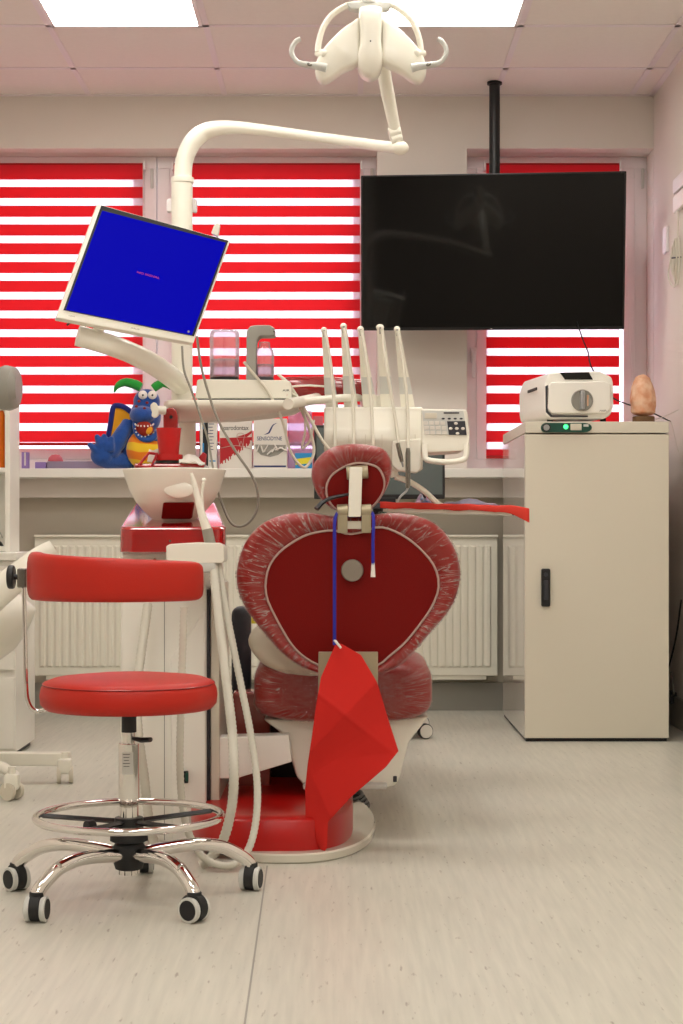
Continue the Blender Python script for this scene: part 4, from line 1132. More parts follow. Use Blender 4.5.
m = MB(); m.tube([P(398.5, 146, Yo), P(395.5, 132, Yo), P(388, 95, Yo - .05), P(382, 62, Yo - .10), P(378, 40, Yo - .16)], [.013, .015, .018, .018, .016], 24); m.build('drop_arm', 'cream', lam)
m = MB(); m.cyl(P(401, 131.5, Yo), P(389, 134.5, Yo), .018, 24, bev=.003); m.cyl(P(402, 137, Yo), P(391, 140, Yo), .016, 20, bev=.003); m.build('elbow_joint', 'cream', lam)
# head: two reflector wings and a centre spine
Yh = 4.42; hx_ = 370.5
def hw(side):
    return [(371 + side * a, y) for a, y in ((11, 20), (19, 23), (30, 30), (41, 40), (49, 49), (54, 58), (56, 68), (54, 76), (49, 81), (42, 80), (34, 75), (25, 70), (16, 67), (10, 61), (10.5, 40))]
for sd in (-1, 1):
    pp = hw(sd)
    c = (sum(x for x, y in pp) / len(pp), sum(y for x, y in pp) / len(pp))
    poly = catmull([(x, y, 0) for x, y in pp], 4, True)
    def ring(k, Y, dy=0): return [P(c[0] + (p.x - c[0]) * k, c[1] + (p.y - c[1]) * k + dy, Yh) + Vector((0, Y + .0007 * abs(p.x - hx_) - .018, 0)) for p in poly]
    m = MB(); m.loft([ring(.80, -.020), ring(.92, -.017), ring(.98, -.008), ring(1, .002), ring(1, .022), ring(.96, .032)]); m.build('reflector_wing', 'cream', lam, ang=60)
    m = MB(); sx_ = hx_ + sd * 0
    m.tube([P(hx_ + sd * 53, 53.5, Yh + .02), P(hx_ + sd * 47, 53.5, Yh + .0), P(hx_ + sd * 36, 52, Yh + .01)], [.009, .011, .008], 18); m.build('yoke_pivot', 'cream', lam)
    m = MB()
    hp = [(hx_ + sd * 41, 68), (hx_ + sd * 50, 66), (hx_ + sd * 60, 65), (hx_ + sd * 70, 62), (hx_ + sd * 75.5, 54), (hx_ + sd * 75, 47), (hx_ + sd * 71, 41), (hx_ + sd * 67, 39)]
    pts = catmull([P(x + (-3 if sd < 0 else 0), y, Yh - .025) for x, y in hp], 5)
    n = len(pts); m.tube(pts, [.013 - .006 * min(1, i / n * 2.2) for i in range(n)], 14, sx=1.0, sy=.9); m.build('handle', 'grey' if False else 'lgrey', lam)
    m = MB(); c_ = P(hx_ + sd * 58 + (-3 if sd < 0 else 0), 64.5, Yh - .04); m.ell(c_, (.007, .004, .004), Matrix.Rotation(-sd * .35, 3, 'Y')); m.build('handle_badge', 'steel', lam)
m = MB(); sp = [(361, 9), (380, 9), (382, 20), (381.5, 45), (383, 60), (380, 72), (373, 78), (366, 77), (360, 72), (357, 60), (359.5, 45), (359, 20)]
poly = catmull([(x, y, 0) for x, y in sp], 4, True); c = (370, 42)
def ring(k, Y): return [P(c[0] + (p.x - c[0]) * k, c[1] + (p.y - c[1]) * k, Yh) + Vector((0, Y, 0)) for p in poly]
m.loft([ring(.5, -.042), ring(.8, -.038), ring(.94, -.030), ring(1, -.018), ring(1, .04), ring(.9, .05)]); m.build('centre_spine', 'cream', lam, ang=60)
m = MB(); m.cyl(P(370.5, 41, Yh - .052), P(370.5, 41, Yh - .045), .002, 10); m.build('spine_screw', 'dgrey', lam)
# yoke hoop
hp = [(318, 52), (319, 42), (323, 28), (331, 16), (342, 8), (352, 4.5), (370, 3), (388, 4.5), (399, 9), (409, 18), (416, 29), (420, 42), (421, 52)]
m = MB(); m.tube(catmull([P(x, y, Yh + .01) for x, y in hp], 5), .0095, 16, sx=1.1, sy=.8); m.build('yoke', 'cream', lam)
m = MB(); m.pprism([(346, 2), (392, 2), (389, 8.5), (372, 10.5), (350, 8.5)], Yh - .006, .035, .004); m.cyl(P(369, 4, Yh + .01), P(369, -10, Yh + .01), .02, 24); m.build('yoke_hub', 'lgrey', lam)
m = MB(); m.tube([P(369, -8, Yh + .01), P(374, -4, Yh + .08), P(379, 30, Yo - .15)], .016, 14); m.build('yoke_link', 'cream', lam)
# ------------------------------------------------------------------ dental chair
Ych = 4.28
ch = thing('dental_chair', 'red dental chair seen from behind, wrapped in clear film', 'dental chair', (pxx(350, 4.6), 4.6, 0))
def bulge(outer, inner, c, Yf, Ztilt, depth, name, mats, film=True, n=72):
    """cushion rim between an inner outline (camera side) and an outer outline, closed behind"""
    o = polar_outline(outer, c, n); i_ = polar_outline(inner, c, n)
    def pt(p, Y): return P(p[0], p[1], Ych) + Vector((0, Y + Ztilt * (p[1] - c[1]) * Ych / F, 0))
    def lerp(a, b, t): return (a[0] + (b[0] - a[0]) * t, a[1] + (b[1] - a[1]) * t)
    def rings(off):
        R = []
        K = 9
        for k in range(K + 1):
            an = PI / 2 * k / K
            R.append([pt(lerp(i_[j], (c[0] + (o[j][0] - c[0]) * (1 + off * 2), c[1] + (o[j][1] - c[1]) * (1 + off * 2)), math.sin(an)), Yf - off * .6 - .028 * math.sin(an * 1.5) * (1 if k else 0) + depth * .5 * (1 - math.cos(an))) for j in range(n)])
        for kx, ky in ((.99, .65), (.95, .85), (.86, .97), (.6, 1.0)):
            R.append([pt((c[0] + (o[j][0] - c[0]) * kx * (1 + off * 2), c[1] + (o[j][1] - c[1]) * kx * (1 + off * 2)), Yf + depth * ky + off) for j in range(n)])
        return R
    m = MB(); m.loft(rings(0)); pad = m.build(name, mats, ch, ang=60)
    if film:
        R = rings(.006)
        m = MB(); m.loft(R, cap0=False, cap1=False, uv=True); m.build('film_cover', 'film', pad, ang=80)
    # piping along the inner outline
    m = MB(); m.tube([pt(p, Yf - .006) for p in i_], .0028, 8, closed=True); m.build('piping', 'pipe', pad)
    # flat rear panel
    q = [pt((c[0] + (p[0] - c[0]) * .995, c[1] + (p[1] - c[1]) * .995), Yf - .004) for p in i_]
    m = MB(); m.prism(q, (0, .02, 0)); m.build('rear_panel', 'redf', ch)
    return pad
outer = [(348, 516), (330, 516), (310, 513), (285, 514.5), (262, 524), (245, 543), (236.5, 570), (238, 592), (248, 613), (264, 634), (281, 653), (300, 667), (322, 675), (350, 678), (378, 675), (398, 668), (415, 652), (431, 633), (448, 613), (458, 592), (460.5, 568), (452, 543), (435, 524), (412, 515), (388, 513), (366, 516)]
inner = [(348, 534), (335, 530.5), (318, 532), (302, 537), (282, 550), (270, 565), (265.7, 583), (267, 598), (273, 612), (283, 631), (294, 648), (308, 660), (324, 667), (352, 670), (377, 666), (389, 657), (405, 643), (421, 623), (432, 606), (438.5, 587), (434, 566), (417, 546), (398, 533), (379, 527), (362, 532)]
bulge(outer, inner, (351, 594), 0.0, .12, .085, 'backrest', 'redw')
ho = [(352, 444), (334, 447), (322, 454), (314, 464), (311.5, 475), (314, 487), (321, 499), (333, 509), (352, 513), (368, 509), (380, 499), (388, 485), (391.7, 470), (390, 458), (382, 448.5), (368, 445)]
hi_ = [(358, 463.5), (343, 468), (331.6, 476), (326.5, 487), (328, 499), (337, 510), (352, 512.5), (369, 509), (379, 499), (384, 488), (383, 477), (376, 467)]
bulge(ho, hi_, (352, 482), -.02, .12, .09, 'headrest', 'redw')
Yg = 4.225
m = MB(); m.pprism([(349.5, 467), (362.5, 467), (361, 517), (348, 517)], Yg, .022, .003); m.build('headrest_bar', 'cream', ch)
m = MB(); m.cyl(P(346.5, 473, Yg + .02), P(368, 471.5, Yg + .02), L(6.8, Yg), 24, bev=.002); m.build('bar_pivot', 'khaki', ch)
for x0, x1 in ((337.5, 347.5), (361.5, 371)):
    m = MB(); m.cyl(P(x0 - .5, 510.5, Yg + .01), P(x1 + .5, 510, Yg + .01), L(6, Yg), 24, bev=.002)
    m.box(P((x0 + x1) / 2, 523, Yg + .015), (L(x1 - x0, Yg), .03, L(20, Yg)), .002)
    m.build('headrest_bracket', 'khaki', ch)
m = MB(); m.box(P(354.5, 525, Yg + .025), (L(16, Yg), .02, L(8, Yg)), .002); m.build('slot_plate', 'creamd', ch)
m = MB(); m.tube(catmull([P(350, 494, Yg + .01), P(340, 496, Yg), P(330, 498.5, Yg - .01), P(322, 503, Yg - .015), P(316.5, 509, Yg - .02)], 5), [.005 + .004 * i / 20 for i in range(21)], 12, sx=1.3, sy=.7); m.build('release_lever', 'black', ch)
m = MB(); c = P(352.3, 570.5, Ych - .030); m.lathe([(L(11, Ych), .012), (L(11.2, Ych), .003), (L(10.5, Ych), 0), (0, -.001)], c, (0, 1, 0), 36); m.build('adjuster_disc', 'knobdisc', ch)
m = MB(); m.pprism([(318.5, 652), (378, 652), (378, 735), (317.5, 735)], Ych + .0, .02, .002); m.build('rear_bracket', 'khaki', ch)
# folded white side shell (left arm cushion back)
m = MB(); pts = [(262, 623), (252, 631), (248, 641), (252, 652), (264, 665), (283, 675), (305, 679), (326, 677), (326, 640), (290, 625), (274, 618)]
pl = polar_outline(pts, (285, 650), 48); c = (285, 650)
def rg(k, Y): return [P(c[0] + (x - c[0]) * k, c[1] + (y - c[1]) * k, 4.46) + Vector((0, Y, 0)) for x, y in pl]
m.loft([rg(.3, -.035), rg(.65, -.03), rg(.88, -.018), rg(1, .01), rg(1, .07), rg(.9, .09)]); m.build('side_shell', 'creamd', ch, ang=60)
# dark armrest turned up on the far left
m = MB(); r_ = []
pts = catmull([P(241, 613, 5.05), P(241, 640, 5.05), P(241.5, 680, 5.05), P(246, 712, 5.05)], 6)
m.box(P(241.5, 660, 5.05), (L(19.5, 5.05), .07, L(108, 5.05)), .026, seg=4); m.build('armrest', 'dgrey', ch)
m = MB(); m.tube([P(246, 705, 5.06), P(262, 740, 5.1), P(300, 760, 5.1)], .02, 12); m.build('armrest_bracket', 'black', ch)
m = MB(); m.box(P(256, 620.5, 5.2), (L(13, 5.2), .05, L(5.5, 5.2)), .003); m.build('yellow_sticker', 'yellow', ch)
# seat cushion with film
def sect(Y, x0, x1, y0, y1, k=1.0, ex=.5):
    cx_, cy_ = (x0 + x1) / 2, (y0 + y1) / 2; r = []
    for j in range(48):
        a = 2 * PI * j / 48; c_, s_ = math.cos(a), math.sin(a)
        r.append(Vector((pxx(cx_, 4.5) + L((x1 - x0) / 2, 4.5) * k * (abs(c_) ** ex) * (1 if c_ > 0 else -1), Y, pz(cy_, 4.5) + L((y1 - y0) / 2, 4.5) * k * (abs(s_) ** ex) * (1 if s_ > 0 else -1))))
    return r
def seatR(e):
    return [sect(4.44 - e, 254, 432, 660, 721, .70), sect(4.448 - e, 254, 432, 660, 721, .86), sect(4.47 - e, 254, 432, 659, 721, .965 + e), sect(4.50 - e, 254, 432, 657, 721, 1 + e), sect(4.9, 252, 434, 657, 719, 1 + e), sect(5.3, 262, 424, 662, 716, 1 + e), sect(5.75, 275, 411, 672, 712, 1 + e), sect(6.0 + e, 280, 406, 676, 710, .9 + e)]
m = MB(); m.loft(seatR(0)); seat_ = m.build('seat', 'redw', ch, ang=60)
m = MB(); m.loft(seatR(.012), uv=True); m.build('film_cover', 'film', seat_, ang=80)
# under-seat shell
m = MB(); m.pprism([(262, 719), (430, 716), (421, 727), (409, 742), (400, 778), (396, 786), (388, 788), (305, 787), (296, 777), (289, 752), (281, 733)], 4.50, .50, .012); us = m.build('seat_shell', 'cream', ch)
m = MB(); m.box(P(395, 779, 4.497), (.010, .006, .016), .002); m.build('shell_slot', 'dgrey', us)
m = MB(); m.box(P(345, 784, 4.52), (L(84, 4.5), .10, .016), .005); m.build('shell_lip', 'lgrey', us)
# lift mechanism, base
m = MB(); m.box((pxx(290, 4.95), 4.95, .26), (.16, .24, .36), .01); m.build('lift_mechanism', 'black', ch)
m = MB(); m.box((pxx(252, 4.72), 4.72, .215), (L(38, 4.72), .10, .30), .012); m.build('lift_cover', 'pinkcol', ch)
bx, by = pxx(262, 4.45), 4.58
def sup(cx_, cy_, rx, ry, z, ex=.8, n=64):
    r = []
    for j in range(n):
        a = 2 * PI * j / n; c_, s_ = math.cos(a), math.sin(a)
        r.append(Vector((cx_ + rx * (abs(c_) ** ex) * (1 if c_ > 0 else -1), cy_ + ry * (abs(s_) ** ex) * (1 if s_ > 0 else -1), z)))
    return r
m = MB(); R0 = [sup(-.135, 4.62, .228, .50, z, .85) for z in (.0005, .004, .020, .024)]; R0[0] = sup(-.135, 4.62, .224, .496, .0, .85); R0[3] = sup(-.135, 4.62, .224, .496, .024, .85)
m.loft(R0); m.build('base_plate', 'plate', ch)
m = MB(); R0 = [sup(-.180, 4.62, .212, .46, .024, .55), sup(-.180, 4.62, .212, .46, .095, .55), sup(-.180, 4.62, .207, .455, .101, .55), sup(-.180, 4.62, .17, .42, .106, .6), sup(-.180, 4.62, .06, .2, .108, .7)]
m.loft(R0); m.build('base_cover', 'redm', ch, ang=50)
# black cables on the floor behind
m = MB()
for i in range(4):
    cc = Vector((pxx(338, 4.95), 4.98 + .02 * i, .006 + .007 * i)); rx, ry = .09 - .006 * i, .16 - .01 * i
    m.tube([cc + Vector((rx * math.cos(2 * PI * k / 40), ry * math.sin(2 * PI * k / 40), 0)) for k in range(40)], .005, 8, closed=True)
o = m.build('cable_loop', 'black'); tag(o, 'loops of black cable lying on the floor behind the chair base', 'cable')

# bib holder cord with red paper bib
Yn = 4.19
bib = thing('patient_bib', 'red paper bib clipped to a blue cord hung over the backrest', 'bib', P(350, 518, Yg))
m = MB()
m.tube(catmull([P(334.5, 645, Yn), P(334.5, 600, Yn), P(334.5, 540, Yn), P(334.5, 525, Yn), P(335.5, 517, Yg - .02), P(339, 512, Yg + .03), P(346, 516.5, Yg + .035), P(363, 516.5, Yg + .035), P(370, 512, Yg + .03), P(373.5, 518, Yg - .02), P(373, 540, Yn), P(373, 566, Yn)], 6), .0042, 8)
m.build('cord', 'bluecord', bib)
m = MB(); m.tube([P(373, 562, Yn), P(373, 577, Yn)], [.004, .006], 8); m.build('clip', 'toy_white', bib)
m = MB(); m.tube([P(334.5, 640, Yn), P(341, 648, Yn - .004)], [.006, .005], 8, sx=1, sy=.6); m.build('clip', 'toy_white', bib)
left = [(336, 643), (321, 677), (316, 705), (312, 735), (307.5, 765), (305, 790), (305.5, 822), (314, 838), (323, 853.5)]
right = [(342, 644), (361, 655), (377, 682), (388, 718), (398.5, 751), (386, 767), (352, 796), (328, 822), (327, 848)]
b = bmesh.new(); NU, NV = 44, 110
lf = catmull([(x, y, 0) for x, y in left], 6); 
def at_(poly, t):
    f = t * (len(poly) - 1); i = min(int(f), len(poly) - 2); a, c = Vector((*poly[i], 0)), Vector((*poly[i + 1], 0)); return a.lerp(c, f - i)
V = []
def crease(x, y):
    d = 0.0
    # two long fold lines crossing the sheet, like a paper once folded in quarters
    for (x0, y0, nx, ny, amp) in ((347, 713, .72, .69, .034), (345, 715, -.62, .78, .040), (330, 760, .55, .83, -.03), (318, 790, -.9, .4, .03)):
        s_ = (x - x0) * nx + (y - y0) * ny
        d += amp * abs(s_) / 60.0 - .0022 * math.exp(-(s_ / 1.3) ** 2)
    return d
for j in range(NV + 1):
    row = []
    for i in range(NU + 1):
        t = j / NV; a, c = at_(left, t), at_(right, t); p = a.lerp(c, i / NU)
        Y = Yn - .022 + crease(p.x, p.y) - .095 * t + .006 * math.sin(i / NU * PI) * math.sin(t * 5)
        row.append(b.verts.new(P(p.x, p.y, Y)))
    V.append(row)
for j in range(NV):
    for i in range(NU): b.faces.new((V[j][i], V[j][i + 1], V[j + 1][i + 1], V[j + 1][i]))
r = bmesh.ops.extrude_face_region(b, geom=b.faces[:]); bmesh.ops.translate(b, vec=(0, .0012, 0), verts=[g for g in r['geom'] if isinstance(g, bmesh.types.BMVert)])
m = MB(); m._add(b); m.build('paper_sheet', 'redpaper', bib, ang=180)

# ------------------------------------------------------------------ instrument console
Yi = 4.92
con = thing('instrument_console', 'cream instrument console with keypad and five whip arms behind the headrest', 'instrument console', P(372, 470, Yi))
m = MB()
prof = [(0, 407), (.0, 411), (-.010, 420), (-.020, 430), (-.024, 440), (-.010, 452), (.02, 470), (.16, 470), (.20, 440), (.20, 409), (.16, 407)]
xa, xb = pxx(324, Yi), pxx(423, Yi)
m.prism([Vector((xa, Yi + dy, pz(py, Yi))) for dy, py in prof], (xb - xa, 0, 0), .006); cb_ = m.build('console_body', 'cream', con, ang=50)
m = MB()
for k in range(6): m.box((xa + (xb - xa) * (k + .5) / 6, Yi - .022, pz(445, Yi)), (.0015, .006, L(20, Yi)))
m.build('slot_lines', 'creamd', cb_)
m = MB(); m.pprism([(392, 441), (422, 438), (421, 470), (417, 473), (398, 471), (392, 465)], Yi - .03, .06, .006); m.build('side_block', 'cream', con)
m = MB(); m.pprism([(421.5, 409), (466, 409.5), (468, 414), (469.5, 430), (469.5, 442), (467, 448), (462, 451), (424, 453), (421.5, 451)], Yi - .03, .20, .008); kp_ = m.build('keypad_housing', 'cream', con)
Yk2 = Yi - .0315
m = MB(); m.pprism([(422, 410.5), (463.5, 410.5), (467, 434.5), (424.5, 434.5)], Yk2, .003, .0005); kpd = m.build('keypad', 'lgrey', kp_)
kpx = lambda x, y: P(415 + x / 11.38, 405 + y / 11.38, Yk2 - .001)
m = MB(); m.box(kpx(180, 122), (L(12, Yi), .002, L(5.5, Yi)), .0005); m.build('lcd', 'creamd', kpd)
m = MB(); m.box(kpx(415, 90), (L(15.5, Yi), .002, L(1.4, Yi)), .0003)
for x in (322, 390, 458, 526): m.ell(kpx(x, 155), (L(1.7, Yi), .0015, L(.9, Yi)))
m.build('dark_buttons', 'dgrey', kpd)
m = MB(); m.prism([kpx(365, 185) + Vector((0, -.0005, 0)), kpx(570, 182) + Vector((0, -.0005, 0)), kpx(588, 342) + Vector((0, -.0005, 0)), kpx(385, 340) + Vector((0, -.0005, 0))], (0, .002, 0)); m.build('dark_field', 'dgrey', kpd)
m = MB()
for x, y in ((465, 210), (405, 268), (475, 268), (545, 268), (484, 324)): m.ell(kpx(x, y) + Vector((0, -.001, 0)), (L(1.9, Yi), .002, L(1.4, Yi)))
for x, y in ((120, 205), (185, 205), (250, 205), (315, 208), (130, 260), (195, 260), (262, 260), (330, 262), (135, 315), (200, 315), (268, 315), (335, 315)): m.box(kpx(x, y), (L(4.6, Yi), .002, L(3.6, Yi)), .0005)
m.build('light_keys', 'card', kpd)
m = MB(); m.tube(catmull([P(425, 444, Yi - .04), P(425, 455, Yi - .045), P(428, 460, Yi - .05), P(446, 462, Yi - .06), P(462, 460, Yi - .05), P(466, 455, Yi - .045), P(466.5, 444, Yi - .04)], 6), .0085, 14); m.build('grip_handle', 'cream', con)
# whip arms with hoses
arms = [((324, 328), (332, 408), 5.2, 13), ((343.5, 324), (351, 408), 5.4, 14), ((360.5, 327), (370, 408), 5.4, 14), ((380, 325), (388, 408), 6.4, 14), ((397, 327), (408, 408), 5.2, 14)]
hoses = [[(325, 331), (330, 360), (334, 400), (335, 447)], [(344.5, 328), (349, 365), (353, 400), (353.5, 447)], [(361.5, 330), (367, 365), (371, 400), (373, 447)], [(382, 329), (387, 370), (394, 410), (399, 447)], [(398, 331), (404, 370), (407.5, 410), (408, 450)]]
for (tp, bs, w0, w1), hp in zip(arms, hoses):
    Yw0, Yw1 = Yi + .02, Yi + .10
    m = MB()
    def q(px, py, Y): return P(px, py, Y)
    def seg(t0, t1, mi, ww=1.0):
        xs_, ys_ = [], []
        R = []
        for t in (t0, t1):
            cx_ = tp[0] + (bs[0] - tp[0]) * t; cy_ = tp[1] + (bs[1] - tp[1]) * t; w = (w0 + (w1 - w0) * t) / 2 * ww; Y = Yw0 + (Yw1 - Yw0) * t
            R.append([q(cx_ - w, cy_, Y - .008), q(cx_ + w, cy_, Y - .008), q(cx_ + w * .8, cy_, Y + .010), q(cx_ - w * .8, cy_, Y + .010)])
        m.loft(R, mi=mi)
    seg(.03, .62, 0); seg(.62, .83, 1, 1.02); seg(.83, 1.0, 0)
    m.ell(q(tp[0], tp[1] + 2.2, Yw0), (L(w0 * .62, Yi), .010, L(3.2, Yi)))
    wa = m.build('whip_arm', ['cream', 'lgrey'], con)
    m = MB(); m.box(q(tp[0] + .3, tp[1] + 5.5, Yw0 - .010), (L(2.0, Yi), .004, L(7, Yi)), .0008); m.build('tip_slot', 'grey', wa)
    m = MB(); m.tube(catmull([q(x, y, Yi - .005 - .03 * i / 3 - (.02 if i == 3 else 0)) for i, (x, y) in enumerate(hp)], 8), .0050, 10); m.build('tool_hose', 'cable', wa)
# swing arm from the unit post to the console, with wine red cover
m = MB(); m.tube(catmull([P(292, 402, 4.82), P(320, 400, 4.92), P(345, 398, 5.0), P(368, 397, 5.06)], 6), .012, 14, sx=1.6, sy=1); m.tube([P(372, 396, 5.06), P(372, 408, 5.06)], .03, 20); m.build('support_arm', 'cream', con)
m = MB(); m.pprism([(278, 397), (276, 384), (284, 376.5), (330, 376), (362, 379), (370, 385), (376, 396), (368, 399), (330, 398)], 5.02, .09, .015); m.build('arm_cover', 'darkredarm', con, ang=50)
m = MB(); m.tube([P(282, 387, 5.0), P(310, 385.5, 5.0), P(335, 387, 5.0)], .003, 8); m.build('cover_trim', 'cream', con)
m = MB(); m.tube([P(288, 404, 4.74), P(300, 402, 4.84), P(318, 398, 5.04)], .016, 12); m.build('arm_root', 'cream', con)
# two hand tools on the console
def tool(name, label, parts):
    t = thing(name, label, 'dental instrument', parts[0][1][0])
    for nm, pts, r, mt in parts:
        m = MB(); m.tube(pts, r, 14); m.build(nm, mt, t)
Yz = Yi - .075
tool('dental_handpiece', 'short steel handpiece hanging nose down from the fourth whip arm', [('shaft', [P(397.5, 443, Yz), P(400.5, 456, Yz), P(402, 462, Yz)], [.006, .0065, .005], 'steel'), ('nose', [P(402, 462, Yz), P(403, 467, Yz)], [.0035, .002], 'alum')])
tool('air_water_syringe', 'long steel syringe with bent tip hanging from the rightmost whip arm', [('shaft', [P(408, 448, Yz), P(408, 453, Yz), P(408, 484, Yz), P(407.5, 488, Yz)], [.005, .0072, .0072, .0055], 'steel'), ('bent_tip', catmull([P(407.5, 487, Yz), P(406.5, 491, Yz), P(401, 496, Yz), P(397, 502, Yz)], 4), .0032, 'alum')])
# instrument tray on its arm, with coral liner and pouch
Yr = 5.05
m = MB(); m.tube(catmull([P(395, 477, Yi + .04), P(408, 481, Yi + .05), P(424, 491, Yi + .08), P(436, 502, Yr), P(446, 509, Yr)], 6), .0085, 14); m.tube([P(395, 477, Yi + .04), P(392, 465, Yi + .04)], .012, 12); m.build('tray_arm', 'cream', con)
def tz(px): return pz(511.5 + (px - 390) * .030, Yr)
m = MB(); x0, x1 = pxx(388, Yr), pxx(516, Yr)
m.prism([Vector((x0, Yr, tz(388))), Vector((x1, Yr, tz(516))), Vector((x1, Yr, tz(516) + .014)), Vector((x0, Yr, tz(388) + .014))], (0, .26, 0), .004); m.build('tray', 'cream', con)
m = MB(); m.cyl(P(513, 514.5, Yr - .002), P(513, 514.5, Yr + .004), .003, 8); m.build('tray_stop', 'black', con)
# liner
b = bmesh.new(); NU = 30; rows = []
xL, xR_ = pxx(380, Yr), pxx(529, Yr)
for i in range(NU + 1):
    t = i / NU; x = xL + (xR_ - xL) * t; px__ = 380 + 149 * t; zt2 = tz(px__) + .0155 + .012 + .0015 * math.sin(i * 1.1 + 1) * math.sin(i * .45)
    if px__ > 516: zt2 -= .0006 * (px__ - 516)
    dr_ = (.018 + .0015 * math.sin(i * .9) + (.022 * max(0, (px__ - 500) / 29)))
    rows.append([b.verts.new(Vector((x, y, z))) for y, z in ((Yr + .26, zt2 + .003), (Yr + .13, zt2 + .002 * math.sin(i)), (Yr + .03, zt2), (Yr - .004, zt2), (Yr - .008, zt2 - .004), (Yr - .009, zt2 - dr_ * .55), (Yr - .010, zt2 - dr_))])
for A, B in zip(rows, rows[1:]):
    for k in range(len(A) - 1): b.faces.new((A[k], B[k], B[k + 1], A[k + 1]))
r = bmesh.ops.extrude_face_region(b, geom=b.faces[:]); bmesh.ops.translate(b, vec=(0, -.0004, .0010), verts=[g for g in r['geom'] if isinstance(g, bmesh.types.BMVert)])
m = MB(); m._add(b); o = m.build('tray_liner', 'redliner', ang=180); tag(o, 'coral red paper liner draped over the instrument tray edge', 'tray liner')
def pouch(x0, x1, y0, hgt, mat, label, ph):
    b = bmesh.new(); rows = []
    for i in range(19):
        t = i / 18; px__ = x0 + (x1 - x0) * t
        row = []
        for j in range(7):
            s_ = j / 6; z = tz(px__) + .030 + hgt * math.sin(PI * t) ** .6 * (.5 + .5 * math.sin(t * 11 + ph + j * .8)) * math.sin(PI * s_ * .9 + .15)
            row.append(b.verts.new(Vector((pxx(px__, Yr), Yr + .01 + .10 * s_, z))))
        rows.append(row)
    for A, B in zip(rows, rows[1:]):
        for k in range(6): b.faces.new((A[k], B[k], B[k + 1], A[k + 1]))
    r = bmesh.ops.extrude_face_region(b, geom=b.faces[:]); bmesh.ops.translate(b, vec=(0, 0, -.002), verts=[g for g in r['geom'] if isinstance(g, bmesh.types.BMVert)])
    m = MB(); m._add(b); o = m.build('sterile_pouch', mat, ang=60); tag(o, label, 'pouch')
pouch(444, 500, 508, .018, 'pouch', 'long crinkled clear pouch lying along the instrument tray', 0)
pouch(416, 432, 504, .030, 'pouch', 'short folded clear pouch with blue corner at tray left', 2)
m = MB(); m.prism([P(421, 498, Yr + .02), P(429, 502, Yr + .02), P(428, 506, Yr + .02), P(420, 503, Yr + .02)], (0, .03, 0), .001); o = m.build('blue_packet', 'cyan'); tag(o, 'tiny blue packet inside the short pouch on the tray', 'packet')
m = MB(); m.lathe([(.012, 0), (.014, .001), (.014, .024), (.012, .025)], Vector((pxx(383, 5.12), 5.12, pz(520, 5.12))), n=20); o = m.build('green_capsule', 'green'); tag(o, 'small dark green pot peeping out left of the tray', 'pot')

# ------------------------------------------------------------------ screen trolley behind the console
Yt2 = 6.75
tr = thing('screen_trolley', 'low trolley with a pale castor mostly hidden behind the dental chair', 'trolley', (pxx(375, Yt2), Yt2, 0))
tx = pxx(378, Yt2); ztr = pz(503, 6.75)
m = MB(); m.box((tx, Yt2, .08), (.34, .40, .035), .01); m.build('base', 'black', tr)
m = MB(); m.cyl((tx, Yt2, .09), (tx, Yt2, ztr - .02), .02, 20); m.build('post', 'black', tr)
m = MB(); m.box((tx, Yt2, ztr - .012), (.30, .20, .02), .004); m.build('top_board', 'dgrey', tr)
for dx, dy in ((.18, .12), (.18, -.16), (-.15, .16), (-.15, -.16)):
    c = Vector((tx + dx, Yt2 + dy, .030)); n_ = Vector((.35, -.94, 0)).normalized()
    m = MB(); m.cyl(c - n_ * .012, c + n_ * .010, .030, 28, bev=.003); wv = m.build('castor_wheel', 'blackm', tr)
    m = MB(); m.cyl(c + n_ * .008, c + n_ * .014, .026, 28, bev=.002); m.build('wheel_cap', 'card', wv)
mo = thing('flat_monitor', 'switched-off flat monitor with reflection-grey screen behind the console, near the sill', 'monitor', (tx, Yt2 + .0, ztr))
z0, z1 = pz(499, Yt2 - .02), pz(425, Yt2 - .02); x0, x1 = pxx(314, Yt2 - .02), pxx(445, Yt2 - .02)
m = MB(); m.box(((x0 + x1) / 2, Yt2, (z0 + z1) / 2), (x1 - x0, .035, z1 - z0), .004); m.build('case', 'black', mo)
m = MB(); m.box(((x0 + x1) / 2, Yt2 - .018, (z0 + z1) / 2 + .004), (x1 - x0 - .02, .003, z1 - z0 - .028)); m.build('screen', 'greyscreen', mo)
m = MB(); m.box((tx, Yt2 + .02, ztr + .01), (.14, .10, .02), .003); m.build('stand', 'black', mo)

# ------------------------------------------------------------------ things on the sill
def sill_box(name, mat, x0, x1, y0, Y, th, label, cat, tag_=True, bev=.0015):
    xa, xb = pxx(x0, Y), pxx(x1, Y); z = pz(y0, Y)
    m = MB(); m.box(((xa + xb) / 2, Y + th / 2, (SILL + z) / 2), (xb - xa, th, z - SILL), bev)
    return m, ((xa + xb) / 2, Y + th / 2, SILL)
Yx = 7.50
m, lc = sill_box('x', 0, 219.5, 252, 419.5, Yx, .06, '', '')
t = thing('toothpaste_carton', 'white and red paste carton with small lettering on sill, beside a dispenser', 'carton', lc)
bx_ = m.build('carton_body', 'card', t)
q = lambda x, y: P(x, y, Yx)
m = MB()
m.text('parodontax', P(236, 428, Yx) , (1, 0, 0), (0, 0, 1), L(6.5, Yx), width=L(25, Yx), bold=.01); m.build('lettering', 'blackink', bx_)
m = MB()
for k_ in range(32):
    xk_ = 220 + k_; yb_ = 464 - 22 * (k_ / 31) ** 1.1 + random.choice((-1.5, -.5, 0, 1, 2))
    m.box(P(xk_ + .5, (438 - k_ * .06 + yb_) / 2, Yx - .0006), (L(1.02, Yx), .001, L(yb_ - 438, Yx)))
